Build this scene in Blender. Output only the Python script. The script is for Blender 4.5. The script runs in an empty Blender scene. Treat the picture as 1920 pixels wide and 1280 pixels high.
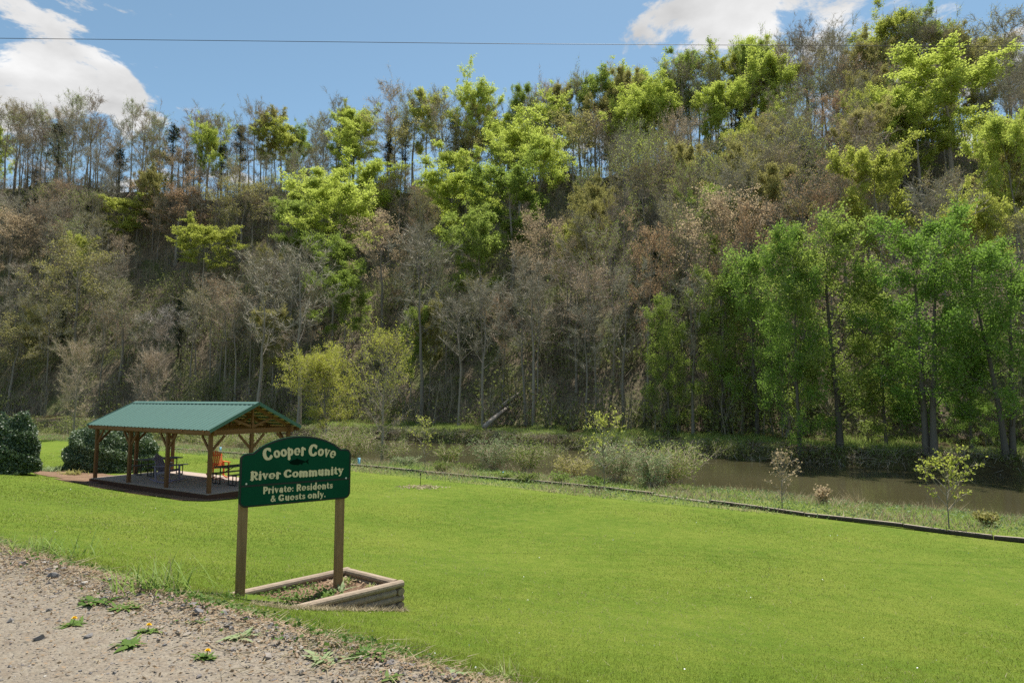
import bpy, math, random
import numpy as np
from mathutils import Vector, Matrix

# ------------------------------------------------------------------ camera, sky, sun, exposure
scene = bpy.context.scene
COL = scene.collection
F, CX, CY = 1200.0, 960.0, 640.0          # focal length and centre in photograph pixels
PITCH = math.radians(5.0)
CAM = np.array((0.0, 0.0, 1.65))
SUN_AZ, SUN_EL = math.radians(20.0), math.radians(66.0)   # azimuth from +Y towards +X

cam_d = bpy.data.cameras.new('camera')
cam_d.sensor_width = 36.0
cam_d.lens = F / 1920.0 * 36.0
cam_d.clip_start, cam_d.clip_end = 0.05, 6000.0
cam = bpy.data.objects.new('camera', cam_d)
cam.location = CAM
cam.rotation_euler = (math.radians(90) + PITCH, 0, 0)
COL.objects.link(cam)
scene.camera = cam

scene.view_settings.view_transform = 'Standard'
scene.view_settings.look = 'None'
scene.view_settings.gamma = 1.0
scene.view_settings.use_curve_mapping = False
scene.view_settings.exposure = 0.85
scene.render.resolution_x, scene.render.resolution_y = 1024, 682
scene.cycles.use_denoising = False
scene.cycles.max_bounces = 5
scene.cycles.diffuse_bounces = 3
scene.cycles.transparent_max_bounces = 8

def ray(px, py):
    x, y, z = (px - CX) / F, 1.0, (CY - py) / F
    y2 = y * math.cos(PITCH) - z * math.sin(PITCH)
    z2 = y * math.sin(PITCH) + z * math.cos(PITCH)
    return np.array((x / y2, 1.0, z2 / y2))

def at(px, py, Y):
    return CAM + ray(px, py) * Y

def project(p):
    d = np.asarray(p, float) - CAM
    c, s = math.cos(PITCH), math.sin(PITCH)
    f = d[..., 1] * c + d[..., 2] * s
    u = -d[..., 1] * s + d[..., 2] * c
    return CX + F * d[..., 0] / f, CY - F * u / f

# world: clear sky with fair-weather clouds
world = bpy.data.worlds.new('World')
scene.world = world
world.use_nodes = True
nt = world.node_tree
for n in list(nt.nodes):
    nt.nodes.remove(n)
def N(tree, t, **kw):
    n = tree.nodes.new(t)
    for k, v in kw.items():
        setattr(n, k, v)
    return n
def MATH(tree, op, a, b=None, c=None, clamp=False):
    n = tree.nodes.new('ShaderNodeMath'); n.operation = op; n.use_clamp = clamp
    for i, v in enumerate((a, b, c)):
        if v is None: continue
        if isinstance(v, (int, float)): n.inputs[i].default_value = v
        else: tree.links.new(v, n.inputs[i])
    return n.outputs[0]
wout = N(nt, 'ShaderNodeOutputWorld')
bg = N(nt, 'ShaderNodeBackground'); bg.inputs[1].default_value = 0.115
sky = N(nt, 'ShaderNodeTexSky', sky_type='NISHITA')
sky.sun_disc = False
sky.sun_elevation = SUN_EL
sky.sun_rotation = SUN_AZ
sky.altitude = 1500.0
sky.air_density, sky.dust_density, sky.ozone_density = 0.8, 0.7, 0.7
tc = N(nt, 'ShaderNodeTexCoord')
sep = N(nt, 'ShaderNodeSeparateXYZ'); nt.links.new(tc.outputs['Generated'], sep.inputs[0])
den = MATH(nt, 'ADD', MATH(nt, 'MAXIMUM', sep.outputs[2], 0.0), 0.16)
cmb = N(nt, 'ShaderNodeCombineXYZ')
nt.links.new(MATH(nt, 'DIVIDE', sep.outputs[0], den), cmb.inputs[0])
nt.links.new(MATH(nt, 'DIVIDE', sep.outputs[1], den), cmb.inputs[1])
nz = N(nt, 'ShaderNodeTexNoise'); nz.inputs['Scale'].default_value = 3.4
nz.inputs['Detail'].default_value = 9.0; nz.inputs['Roughness'].default_value = 0.64
nz.inputs['Distortion'].default_value = 0.35
nt.links.new(cmb.outputs[0], nz.inputs['Vector'])
cov = MATH(nt, 'MULTIPLY_ADD', nz.outputs[0], 1.6, -0.31)
def blob(px, py, rad, amp):
    global cov
    d = ray(px, py); d = d / np.linalg.norm(d)
    v = N(nt, 'ShaderNodeVectorMath', operation='DISTANCE')
    nt.links.new(tc.outputs['Generated'], v.inputs[0]); v.inputs[1].default_value = tuple(d)
    m = N(nt, 'ShaderNodeMapRange', interpolation_type='SMOOTHSTEP')
    nt.links.new(v.outputs['Value'], m.inputs[0])
    m.inputs[1].default_value = 0.0; m.inputs[2].default_value = rad
    m.inputs[3].default_value = amp; m.inputs[4].default_value = 0.0
    cov = MATH(nt, 'ADD', cov, m.outputs[0])
blob(-10, 60, 0.16, 0.16); blob(110, 160, 0.12, 0.14); blob(235, 195, 0.09, 0.17)
blob(40, 240, 0.09, 0.10); blob(1370, 25, 0.09, 0.24); blob(1290, -30, 0.12, 0.17)
blob(1500, 5, 0.10, 0.14); blob(1620, -5, 0.10, 0.17); blob(1760, -25, 0.10, 0.14)
blob(720, 60, 0.42, -0.25)
cm = N(nt, 'ShaderNodeMapRange', interpolation_type='SMOOTHSTEP'); nt.links.new(cov, cm.inputs[0])
cm.inputs[1].default_value = 0.53; cm.inputs[2].default_value = 0.66
nz2 = N(nt, 'ShaderNodeTexNoise'); nz2.inputs['Scale'].default_value = 5.0; nz2.inputs['Detail'].default_value = 6.0
nt.links.new(cmb.outputs[0], nz2.inputs['Vector'])
cr = N(nt, 'ShaderNodeMapRange'); nt.links.new(nz2.outputs[0], cr.inputs[0])
cr.inputs[1].default_value = 0.3; cr.inputs[2].default_value = 0.75
cr.inputs[3].default_value = 2.9; cr.inputs[4].default_value = 5.0
cc = N(nt, 'ShaderNodeCombineXYZ')
for i in range(3): nt.links.new(cr.outputs[0], cc.inputs[i])
mx = N(nt, 'ShaderNodeMix', data_type='RGBA')
nt.links.new(cm.outputs[0], mx.inputs[0]); tint = N(nt, 'ShaderNodeMix', data_type='RGBA', blend_type='MULTIPLY'); tint.inputs[0].default_value = 1.0
nt.links.new(sky.outputs[0], tint.inputs[6]); tint.inputs[7].default_value = (0.92, 1.0, 0.84, 1)   # white balance of the sky
nt.links.new(tint.outputs[2], mx.inputs[6]); nt.links.new(cc.outputs[0], mx.inputs[7])
nt.links.new(mx.outputs[2], bg.inputs[0]); nt.links.new(bg.outputs[0], wout.inputs[0])

sun_d = bpy.data.lights.new('sun', 'SUN')
sun_d.energy = 4.7; sun_d.angle = math.radians(0.53); sun_d.color = (1.0, 0.955, 0.88)
sun = bpy.data.objects.new('sun', sun_d); COL.objects.link(sun)
sdir = Vector((math.sin(SUN_AZ) * math.cos(SUN_EL), math.cos(SUN_AZ) * math.cos(SUN_EL), math.sin(SUN_EL)))
sun.rotation_euler = sdir.to_track_quat('Z', 'Y').to_euler()
sun.location = (20, 40, 80)

# ------------------------------------------------------------------ materials
def new_mat(name):
    m = bpy.data.materials.new(name); m.use_nodes = True
    t = m.node_tree
    for n in list(t.nodes): t.nodes.remove(n)
    return m, t, N(t, 'ShaderNodeOutputMaterial')

def ramp(t, fac, stops):
    r = N(t, 'ShaderNodeValToRGB')
    el = r.color_ramp.elements
    while len(el) < len(stops): el.new(0.5)
    for e, (p, c) in zip(el, stops):
        e.position = p; e.color = (*c, 1)
    t.links.new(fac, r.inputs[0])
    return r.outputs[0]

def noise(t, scale, detail=4, rough=0.55, coord='Object', vec=None, dist=0.0, stretch=None):
    n = N(t, 'ShaderNodeTexNoise')
    n.inputs['Scale'].default_value = scale; n.inputs['Detail'].default_value = detail
    n.inputs['Roughness'].default_value = rough; n.inputs['Distortion'].default_value = dist
    if vec is None:
        if coord == 'World':
            vec = N(t, 'ShaderNodeNewGeometry').outputs['Position']
        else:
            vec = N(t, 'ShaderNodeTexCoord').outputs[coord]
    if stretch:
        mp = N(t, 'ShaderNodeMapping'); mp.inputs['Scale'].default_value = stretch
        t.links.new(vec, mp.inputs[0]); vec = mp.outputs[0]
    t.links.new(vec, n.inputs['Vector'])
    return n.outputs[0]

def mixc(t, fac, a, b, mode='MIX'):
    m = N(t, 'ShaderNodeMix', data_type='RGBA', blend_type=mode)
    for i, v in ((0, fac), (6, a), (7, b)):
        if isinstance(v, (int, float)): m.inputs[i].default_value = v
        elif isinstance(v, tuple): m.inputs[i].default_value = (*v, 1)
        else: t.links.new(v, m.inputs[i])
    return m.outputs[2]

def principled(t, out, col, rough=0.8, spec=0.3, bump=None, bstr=0.3, bdist=0.02):
    b = N(t, 'ShaderNodeBsdfPrincipled')
    if isinstance(col, tuple): b.inputs['Base Color'].default_value = (*col, 1)
    else: t.links.new(col, b.inputs['Base Color'])
    if isinstance(rough, (int, float)): b.inputs['Roughness'].default_value = rough
    else: t.links.new(rough, b.inputs['Roughness'])
    b.inputs['Specular IOR Level'].default_value = spec
    if bump is not None:
        bn = N(t, 'ShaderNodeBump'); bn.inputs['Strength'].default_value = bstr; bn.inputs['Distance'].default_value = bdist
        t.links.new(bump, bn.inputs['Height']); t.links.new(bn.outputs[0], b.inputs['Normal'])
    t.links.new(b.outputs[0], out.inputs[0])
    return b

def leaf_mat(name, a, b, trans=0.45, scale=0.5, gloss=0.015, world=False, detail=3, contrast=1.1):
    """two leaf tones varied per object and in clumps; light passes through the leaves"""
    m, t, out = new_mat(name)
    oi = N(t, 'ShaderNodeObjectInfo')
    nf = noise(t, scale, detail, 0.6 if detail < 5 else 0.72, 'World' if world else 'Object')
    fac = MATH(t, 'ADD', MATH(t, 'MULTIPLY_ADD', nf, contrast, 0.55 - 0.5 * contrast), MATH(t, 'MULTIPLY_ADD', oi.outputs['Random'], 0.5, -0.3), clamp=True)
    c = mixc(t, fac, a, b)
    d = N(t, 'ShaderNodeBsdfDiffuse'); tr = N(t, 'ShaderNodeBsdfTranslucent'); g = N(t, 'ShaderNodeBsdfGlossy')
    g.inputs['Roughness'].default_value = 0.6
    t.links.new(c, d.inputs[0]); t.links.new(c, tr.inputs[0])
    m1 = N(t, 'ShaderNodeMixShader'); m1.inputs[0].default_value = trans
    t.links.new(d.outputs[0], m1.inputs[1]); t.links.new(tr.outputs[0], m1.inputs[2])
    m2 = N(t, 'ShaderNodeMixShader'); m2.inputs[0].default_value = gloss
    t.links.new(m1.outputs[0], m2.inputs[1]); t.links.new(g.outputs[0], m2.inputs[2])
    t.links.new(m2.outputs[0], out.inputs[0])
    return m

def bark_mat(name, a, b, scale=1.2):
    m, t, out = new_mat(name)
    oi = N(t, 'ShaderNodeObjectInfo')
    nf = noise(t, scale, 6, 0.7, stretch=(3, 3, 0.7))
    c = mixc(t, nf, a, b)
    c = mixc(t, MATH(t, 'MULTIPLY', oi.outputs['Random'], 0.35), c, tuple(x * 1.5 for x in b))
    principled(t, out, c, 0.92, 0.1, nf, 0.6, 0.03)
    return m

def plain_mat(name, col, rough=0.6, spec=0.3, var=0.15, scale=6.0, bstr=0.1, stretch=None):
    m, t, out = new_mat(name)
    nf = noise(t, scale, 5, 0.6, stretch=stretch)
    c = mixc(t, nf, tuple(x * (1 - var) for x in col), tuple(min(1, x * (1 + var)) for x in col))
    principled(t, out, c, rough, spec, nf, bstr, 0.01)
    return m

def wood_mat(name, a, b, stretch, rough=0.75):
    m, t, out = new_mat(name)
    oi = N(t, 'ShaderNodeObjectInfo')
    tcn = N(t, 'ShaderNodeTexCoord')
    ad = N(t, 'ShaderNodeVectorMath', operation='ADD'); t.links.new(tcn.outputs['Object'], ad.inputs[0])
    sc = N(t, 'ShaderNodeVectorMath', operation='SCALE'); sc.inputs[0].default_value = (13, 7, 5)
    t.links.new(oi.outputs['Random'], sc.inputs['Scale']); t.links.new(sc.outputs[0], ad.inputs[1])
    g = noise(t, 5.0, 6, 0.65, vec=ad.outputs[0], dist=0.6, stretch=stretch)
    s2 = noise(t, 1.5, 3, 0.5, vec=ad.outputs[0])
    c = mixc(t, ramp(t, g, [(0.3, (0, 0, 0)), (0.7, (1, 1, 1))]), a, b)
    c = mixc(t, MATH(t, 'MULTIPLY', s2, 0.35), c, tuple(x * 0.55 for x in a))
    principled(t, out, c, rough, 0.25, g, 0.25, 0.006)
    return m

M = {}
# ground covers
m, t, out = new_mat('lawn')
n1 = noise(t, 0.22, 4, 0.6, 'World'); n2 = noise(t, 2.4, 5, 0.65, 'World'); n3 = noise(t, 26.0, 4, 0.7, 'World')
c = ramp(t, n1, [(0.3, (0.08, 0.14, 0.010)), (0.5, (0.115, 0.172, 0.016)), (0.72, (0.17, 0.205, 0.028))])
c = mixc(t, ramp(t, n2, [(0.4, (0, 0, 0)), (0.75, (0.55, 0.55, 0.55))]), c, (0.23, 0.25, 0.045))
c = mixc(t, ramp(t, n3, [(0.35, (0.7, 0.7, 0.7)), (0.6, (0, 0, 0))]), c, (0.065, 0.11, 0.012))
principled(t, out, c, 0.9, 0.1, n3, 0.9, 0.05)
M['lawn'] = m

m, t, out = new_mat('margin_ground')
n1 = noise(t, 0.5, 4, 0.6, 'World'); n2 = noise(t, 6.0, 5, 0.7, 'World'); n3 = noise(t, 30, 3, 0.7, 'World')
c = ramp(t, n1, [(0.35, (0.15, 0.23, 0.035)), (0.55, (0.22, 0.26, 0.07)), (0.72, (0.32, 0.28, 0.14))])
c = mixc(t, ramp(t, n2, [(0.35, (0.6, 0.6, 0.6)), (0.62, (0, 0, 0))]), c, (0.11, 0.12, 0.045))
principled(t, out, c, 0.95, 0.05, n3, 0.9, 0.08)
M['margin'] = m

m, t, out = new_mat('bank_ground')
n1 = noise(t, 0.35, 5, 0.6, 'World'); n2 = noise(t, 4.0, 5, 0.7, 'World')
c = ramp(t, n1, [(0.3, (0.045, 0.032, 0.02)), (0.5, (0.10, 0.085, 0.035)), (0.6, (0.10, 0.13, 0.03)), (0.75, (0.15, 0.17, 0.05))])
c = mixc(t, ramp(t, n2, [(0.35, (0.7, 0.7, 0.7)), (0.6, (0, 0, 0))]), c, (0.05, 0.038, 0.024))
principled(t, out, c, 0.95, 0.05, n2, 0.9, 0.15)
M['bank'] = m

m, t, out = new_mat('hill_floor')
n1 = noise(t, 0.12, 5, 0.6, 'World'); n2 = noise(t, 1.6, 6, 0.7, 'World')
c = ramp(t, n1, [(0.3, (0.17, 0.135, 0.09)), (0.5, (0.23, 0.185, 0.125)), (0.62, (0.15, 0.165, 0.065)), (0.8, (0.12, 0.155, 0.05))])
c = mixc(t, ramp(t, n2, [(0.35, (0.7, 0.7, 0.7)), (0.62, (0, 0, 0))]), c, (0.03, 0.025, 0.018))
principled(t, out, c, 0.97, 0.05, n2, 1.0, 0.4)
M['hill'] = m

m, t, out = new_mat('gravel_road')
n1 = noise(t, 0.7, 4, 0.6, 'World'); n2 = noise(t, 9.0, 6, 0.7, 'World'); n3 = noise(t, 55.0, 4, 0.7, 'World')
vo = N(t, 'ShaderNodeTexVoronoi'); vo.inputs['Scale'].default_value = 38.0
t.links.new(N(t, 'ShaderNodeNewGeometry').outputs['Position'], vo.inputs['Vector'])
c = ramp(t, n1, [(0.3, (0.150, 0.130, 0.098)), (0.55, (0.225, 0.195, 0.148)), (0.75, (0.175, 0.155, 0.122))])
c = mixc(t, ramp(t, n2, [(0.38, (0.65, 0.65, 0.65)), (0.6, (0, 0, 0))]), c, (0.13, 0.095, 0.065))
c = mixc(t, ramp(t, n3, [(0.3, (0.55, 0.55, 0.55)), (0.55, (0, 0, 0))]), c, (0.12, 0.10, 0.085))
c = mixc(t, MATH(t, 'MULTIPLY', vo.outputs['Color'], 0.4), c, (0.32, 0.28, 0.23))
hh = MATH(t, 'ADD', MATH(t, 'MULTIPLY', n3, 0.6), MATH(t, 'MULTIPLY', vo.outputs['Distance'], -0.8))
principled(t, out, c, 0.95, 0.1, hh, 0.8, 0.02)
M['road'] = m

m, t, out = new_mat('mulch')
n1 = noise(t, 1.5, 4, 0.6, 'World'); n2 = noise(t, 22.0, 5, 0.75, 'World')
c = ramp(t, n1, [(0.3, (0.16, 0.10, 0.065)), (0.7, (0.30, 0.20, 0.13))])
c = mixc(t, ramp(t, n2, [(0.35, (0.7, 0.7, 0.7)), (0.6, (0, 0, 0))]), c, (0.07, 0.045, 0.03))
principled(t, out, c, 0.95, 0.05, n2, 0.9, 0.04)
M['mulch'] = m

m, t, out = new_mat('river_water')
vecn = N(t, 'ShaderNodeNewGeometry').outputs['Position']
mp = N(t, 'ShaderNodeMapping'); mp.inputs['Rotation'].default_value = (0, 0, math.radians(36.9))
mp.inputs['Scale'].default_value = (0.35, 1.6, 1); t.links.new(vecn, mp.inputs[0])
w1 = noise(t, 1.3, 4, 0.6, vec=mp.outputs[0]); w2 = noise(t, 5.0, 3, 0.6, vec=mp.outputs[0])
wh = MATH(t, 'ADD', w1, MATH(t, 'MULTIPLY', w2, 0.35))
c = ramp(t, noise(t, 0.10, 3, 0.5, 'World'), [(0.3, (0.050, 0.045, 0.022)), (0.7, (0.070, 0.062, 0.032))])
b = principled(t, out, c, 0.05, 0.5, wh, 0.12, 0.08)
b.inputs['IOR'].default_value = 1.33
M['water'] = m

# plants
M['bark'] = bark_mat('grey_brown_bark', (0.13, 0.115, 0.095), (0.29, 0.255, 0.215))
M['bark_dark'] = bark_mat('dark_bark', (0.03, 0.025, 0.02), (0.085, 0.07, 0.055))
M['bark_pale'] = bark_mat('pale_bark', (0.20, 0.17, 0.14), (0.34, 0.30, 0.26))
M['bark_mid'] = bark_mat('brown_grey_bark', (0.065, 0.057, 0.047), (0.15, 0.13, 0.11))
M['twig'] = bark_mat('grey_twigs', (0.25, 0.225, 0.17), (0.38, 0.345, 0.265))
M['twig_rose'] = bark_mat('rosy_twigs', (0.28, 0.225, 0.175), (0.41, 0.335, 0.265))
M['twig_tan'] = bark_mat('tan_twigs', (0.36, 0.28, 0.20), (0.52, 0.43, 0.32))
M['twig_pale'] = bark_mat('pale_twigs', (0.28, 0.25, 0.22), (0.42, 0.38, 0.34))
M['lime'] = leaf_mat('lime_leaves', (0.38, 0.46, 0.07), (0.55, 0.62, 0.14), 0.55)
M['yellow_green'] = leaf_mat('yellow_green_leaves', (0.34, 0.385, 0.06), (0.50, 0.53, 0.12), 0.58)
M['olive'] = leaf_mat('olive_buds', (0.26, 0.25, 0.075), (0.40, 0.37, 0.13), 0.5)
M['rust'] = leaf_mat('rust_buds', (0.31, 0.20, 0.11), (0.43, 0.30, 0.17), 0.5)
M['tan_bud'] = leaf_mat('tan_buds', (0.35, 0.27, 0.17), (0.52, 0.41, 0.25), 0.5)
M['mid_green'] = leaf_mat('mid_green_leaves', (0.14, 0.26, 0.035), (0.29, 0.42, 0.08), 0.55)
M['moss_green'] = leaf_mat('moss_green_leaves', (0.20, 0.28, 0.045), (0.33, 0.41, 0.09), 0.58)
M['bright_yellow'] = leaf_mat('bright_yellow_green_leaves', (0.36, 0.39, 0.05), (0.52, 0.53, 0.10), 0.5)
M['conifer'] = leaf_mat('conifer_needles', (0.016, 0.030, 0.014), (0.035, 0.055, 0.024), 0.15)
M['laurel'] = leaf_mat('glossy_evergreen_leaves', (0.05, 0.095, 0.032), (0.13, 0.19, 0.075), 0.3, gloss=0.09)
M['undergrowth'] = leaf_mat('undergrowth_leaves', (0.11, 0.15, 0.045), (0.24, 0.26, 0.08), 0.45, 0.12, world=True)
M['under_twig'] = leaf_mat('undergrowth_twigs', (0.20, 0.175, 0.13), (0.34, 0.30, 0.23), 0.0, 0.15, 0.0, world=True)
M['blade'] = leaf_mat('grass_blades', (0.072, 0.135, 0.008), (0.215, 0.252, 0.032), 0.45, 0.32, world=True, detail=7, contrast=2.9, gloss=0.02)
M['wild_blade'] = leaf_mat('wild_grass_blades', (0.16, 0.26, 0.045), (0.33, 0.40, 0.11), 0.45, 0.7, world=True)
M['straw'] = leaf_mat('dry_straw', (0.30, 0.24, 0.14), (0.46, 0.39, 0.26), 0.3, 1.5, world=True)
M['bush_leaf'] = leaf_mat('bush_leaves', (0.15, 0.21, 0.045), (0.28, 0.33, 0.09), 0.45, 1.0)
M['weed_leaf'] = leaf_mat('weed_leaves', (0.06, 0.13, 0.02), (0.16, 0.24, 0.05), 0.4, 8.0)
M['grey_weed'] = leaf_mat('grey_green_leaves', (0.17, 0.24, 0.10), (0.32, 0.38, 0.19), 0.35, 3.0)
M['litter'] = leaf_mat('dead_leaves', (0.20, 0.13, 0.075), (0.36, 0.27, 0.175), 0.2, 12.0, world=True)
M['dandelion'] = plain_mat('dandelion_yellow', (0.85, 0.58, 0.02), 0.7, 0.1)
M['white_flower'] = plain_mat('white_petals', (0.75, 0.77, 0.70), 0.7, 0.1)
# built things
M['post'] = wood_mat('treated_post_wood', (0.215, 0.125, 0.058), (0.34, 0.215, 0.105), (6, 6, 0.5))
M['log'] = wood_mat('weathered_timber', (0.22, 0.165, 0.115), (0.38, 0.30, 0.22), (0.5, 7, 7))
M['edge'] = wood_mat('old_edging_timber', (0.035, 0.028, 0.022), (0.10, 0.08, 0.065), (0.5, 7, 7))
M['edge_pale'] = wood_mat('pale_edging_timber', (0.25, 0.20, 0.15), (0.42, 0.36, 0.28), (0.5, 7, 7))
M['cedar'] = wood_mat('stained_cedar', (0.14, 0.062, 0.028), (0.23, 0.11, 0.05), (4, 4, 0.6))
M['cedar_x'] = wood_mat('stained_cedar_beam', (0.16, 0.070, 0.030), (0.26, 0.12, 0.055), (0.5, 5, 5))
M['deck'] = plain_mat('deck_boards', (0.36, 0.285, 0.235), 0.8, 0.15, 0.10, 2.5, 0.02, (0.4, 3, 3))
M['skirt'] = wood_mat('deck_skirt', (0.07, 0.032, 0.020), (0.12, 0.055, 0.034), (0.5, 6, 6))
M['purlin'] = wood_mat('bare_purlins', (0.42, 0.30, 0.18), (0.58, 0.44, 0.28), (5, 0.5, 5))
M['roof'] = plain_mat('green_painted_metal', (0.075, 0.15, 0.122), 0.5, 0.3, 0.2, 1.5, 0.02)
M['sign_green'] = plain_mat('sign_green_paint', (0.007, 0.060, 0.030), 0.85, 0.03, 0.25, 4.0, 0.03)
M['sign_rim'] = plain_mat('sign_black_rim', (0.012, 0.016, 0.014), 0.45, 0.3, 0.2, 8.0, 0.03)
M['sign_cream'] = plain_mat('sign_cream_paint', (0.66, 0.55, 0.34), 0.9, 0.03, 0.08, 20.0, 0.03)
M['fish'] = plain_mat('sign_dark_emblem', (0.002, 0.012, 0.007), 0.9, 0.02, 0.4, 30.0, 0.05)
M['screw'] = plain_mat('pale_screw_head', (0.6, 0.58, 0.5), 0.4, 0.5)
M['black_metal'] = plain_mat('black_steel_tube', (0.018, 0.018, 0.02), 0.4, 0.4)
M['table_top'] = plain_mat('dark_table_planks', (0.055, 0.06, 0.06), 0.5, 0.4, 0.2, 5.0)
M['orange'] = plain_mat('orange_paint', (0.72, 0.15, 0.03), 0.6, 0.4, 0.08)
M['purple'] = plain_mat('dusty_purple_paint', (0.20, 0.165, 0.25), 0.5, 0.3, 0.12)
M['tube_blue'] = plain_mat('pale_blue_plastic', (0.25, 0.55, 0.68), 0.5, 0.3, 0.1)
M['wire'] = plain_mat('dark_cable', (0.02, 0.02, 0.022), 0.6, 0.2)
m, t, out = new_mat('gravel_stones')
geo = N(t, 'ShaderNodeNewGeometry')
c = ramp(t, geo.outputs['Random Per Island'], [(0.0, (0.09, 0.085, 0.09)), (0.35, (0.22, 0.20, 0.19)), (0.6, (0.33, 0.285, 0.23)), (0.85, (0.25, 0.215, 0.175)), (1.0, (0.50, 0.47, 0.42))])
nf = noise(t, 40, 4, 0.7, 'World')
c = mixc(t, MATH(t, 'MULTIPLY', nf, 0.5), c, (0.14, 0.12, 0.10))
principled(t, out, c, 0.85, 0.2, nf, 0.4, 0.01)
M['stone'] = m
M['rock'] = plain_mat('grey_rock', (0.175, 0.165, 0.16), 0.8, 0.25, 0.4, 12.0, 0.5)

# ------------------------------------------------------------------ mesh helpers
class Geo:
    def __init__(self):
        self.v, self.f, self.n = [], [], 0
    def add(self, v, *faces):
        v = np.asarray(v, float).reshape(-1, 3)
        for f in faces:
            f = np.asarray(f, int)
            if f.size: self.f.append(f + self.n)
        self.v.append(v); self.n += len(v)
    def mesh(self, name, mat, smooth=False):
        me = bpy.data.meshes.new(name)
        if self.n:
            v = np.concatenate(self.v)
            sizes = np.concatenate([np.full(len(f), f.shape[1]) for f in self.f])
            loops = np.concatenate([f.ravel() for f in self.f])
            me.vertices.add(len(v)); me.vertices.foreach_set('co', v.ravel())
            me.loops.add(len(loops)); me.loops.foreach_set('vertex_index', loops.astype(np.int32))
            me.polygons.add(len(sizes))
            st = np.concatenate(([0], np.cumsum(sizes)[:-1]))
            me.polygons.foreach_set('loop_start', st.astype(np.int32))
            me.polygons.foreach_set('loop_total', sizes.astype(np.int32))
            me.polygons.foreach_set('use_smooth', np.full(len(sizes), bool(smooth)))
            me.update(calc_edges=True); me.validate()
        if mat: me.materials.append(M[mat] if isinstance(mat, str) else mat)
        return me

BOXF = np.array([(0, 3, 2, 1), (4, 5, 6, 7), (0, 1, 5, 4), (1, 2, 6, 5), (2, 3, 7, 6), (3, 0, 4, 7)])
def box(g, lo, hi):
    x0, y0, z0 = lo; x1, y1, z1 = hi
    g.add([(x0, y0, z0), (x1, y0, z0), (x1, y1, z0), (x0, y1, z0), (x0, y0, z1), (x1, y0, z1), (x1, y1, z1), (x0, y1, z1)], BOXF)
def frame_of(d, up=(0, 0, 1)):
    d = np.asarray(d, float); d = d / (np.linalg.norm(d) + 1e-12)
    u = np.asarray(up, float)
    if abs(np.dot(d, u)) > 0.98: u = np.array((1.0, 0, 0))
    a = np.cross(u, d); a /= np.linalg.norm(a)
    b = np.cross(d, a)
    return d, a, b
def beam(g, p, q, w, h, up=(0, 0, 1), chamfer=0.0):
    """bar from p to q, w across and h along up"""
    p, q = np.asarray(p, float), np.asarray(q, float)
    d, a, b = frame_of(q - p, up)
    if chamfer:
        c = chamfer
        sec = [(-w/2+c, -h/2), (w/2-c, -h/2), (w/2, -h/2+c), (w/2, h/2-c), (w/2-c, h/2), (-w/2+c, h/2), (-w/2, h/2-c), (-w/2, -h/2+c)]
    else:
        sec = [(-w/2, -h/2), (w/2, -h/2), (w/2, h/2), (-w/2, h/2)]
    k = len(sec)
    v = [p + x * a + y * b for x, y in sec] + [q + x * a + y * b for x, y in sec]
    side = [(i, (i+1) % k, k + (i+1) % k, k + i) for i in range(k)]
    g.add(v, side, [tuple(range(k))[::-1]], [tuple(range(k, 2*k))])
def tube(g, P, r, sides=5, caps=False):
    P = np.asarray(P, float); n = len(P); r = np.broadcast_to(r, (n,))
    T = np.gradient(P, axis=0); T /= np.linalg.norm(T, axis=1)[:, None] + 1e-12
    ref = np.array((0.31, 0.95, 0.05)) if abs(T[0, 2]) > 0.8 else np.array((0.0, 0.1, 1.0))
    A = np.cross(T, ref); A /= np.linalg.norm(A, axis=1)[:, None] + 1e-12
    B = np.cross(T, A)
    an = np.arange(sides) * 2 * math.pi / sides
    V = P[:, None] + r[:, None, None] * (np.cos(an)[None, :, None] * A[:, None] + np.sin(an)[None, :, None] * B[:, None])
    i = np.arange(n - 1)[:, None] * sides; j = np.arange(sides)[None]; j2 = (j + 1) % sides
    q = np.stack([i + j, i + j2, i + sides + j2, i + sides + j], -1).reshape(-1, 4)
    fs = [q]
    if caps: fs += [[tuple(range(sides))[::-1]], [tuple(range((n-1)*sides, n*sides))]]
    g.add(V.reshape(-1, 3), *fs)
def slivers(g, p, q, w, rng):
    """thin triangles from p to q"""
    n = len(p)
    if n == 0: return
    d = q - p
    s = np.cross(d, rng.normal(size=(n, 3))); s /= np.linalg.norm(s, axis=1)[:, None] + 1e-9
    s *= (np.broadcast_to(w, (n,)) / 2)[:, None]
    v = np.stack([p - s, p + s, q], 1).reshape(-1, 3)
    g.add(v, np.arange(3 * n).reshape(-1, 3))
def leaves(g, c, size, rng, flat=0.0, aspect=0.6):
    """small bent-free diamond leaves centred on c"""
    n = len(c)
    if n == 0: return
    a = rng.normal(size=(n, 3)); b = rng.normal(size=(n, 3))
    if flat: a[:, 2] *= (1 - flat); b[:, 2] *= (1 - flat)
    a /= np.linalg.norm(a, axis=1)[:, None]
    b -= (a * b).sum(1)[:, None] * a; b /= np.linalg.norm(b, axis=1)[:, None] + 1e-9
    s = np.broadcast_to(size, (n,))[:, None] * rng.uniform(0.6, 1.3, (n, 1))
    v = np.stack([c - a * s * 0.5, c + b * s * 0.5 * aspect, c + a * s * 0.5, c - b * s * 0.5 * aspect], 1).reshape(-1, 3)
    g.add(v, np.arange(4 * n).reshape(-1, 4))

def link(name, data, parent=None, loc=None, rz=None):
    o = bpy.data.objects.new(name, data); COL.objects.link(o)
    if parent: o.parent = parent
    if loc is not None: o.location = loc
    if rz is not None: o.rotation_euler = (0, 0, rz)
    return o
def tag(o, label=None, cat=None, group=None, kind=None):
    for k, v in (('label', label), ('category', cat), ('group', group), ('kind', kind)):
        if v: o[k] = v
    return o
def part(name, g, mat, parent, smooth=False):
    return link(name, g.mesh(name, mat, smooth), parent)

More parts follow.
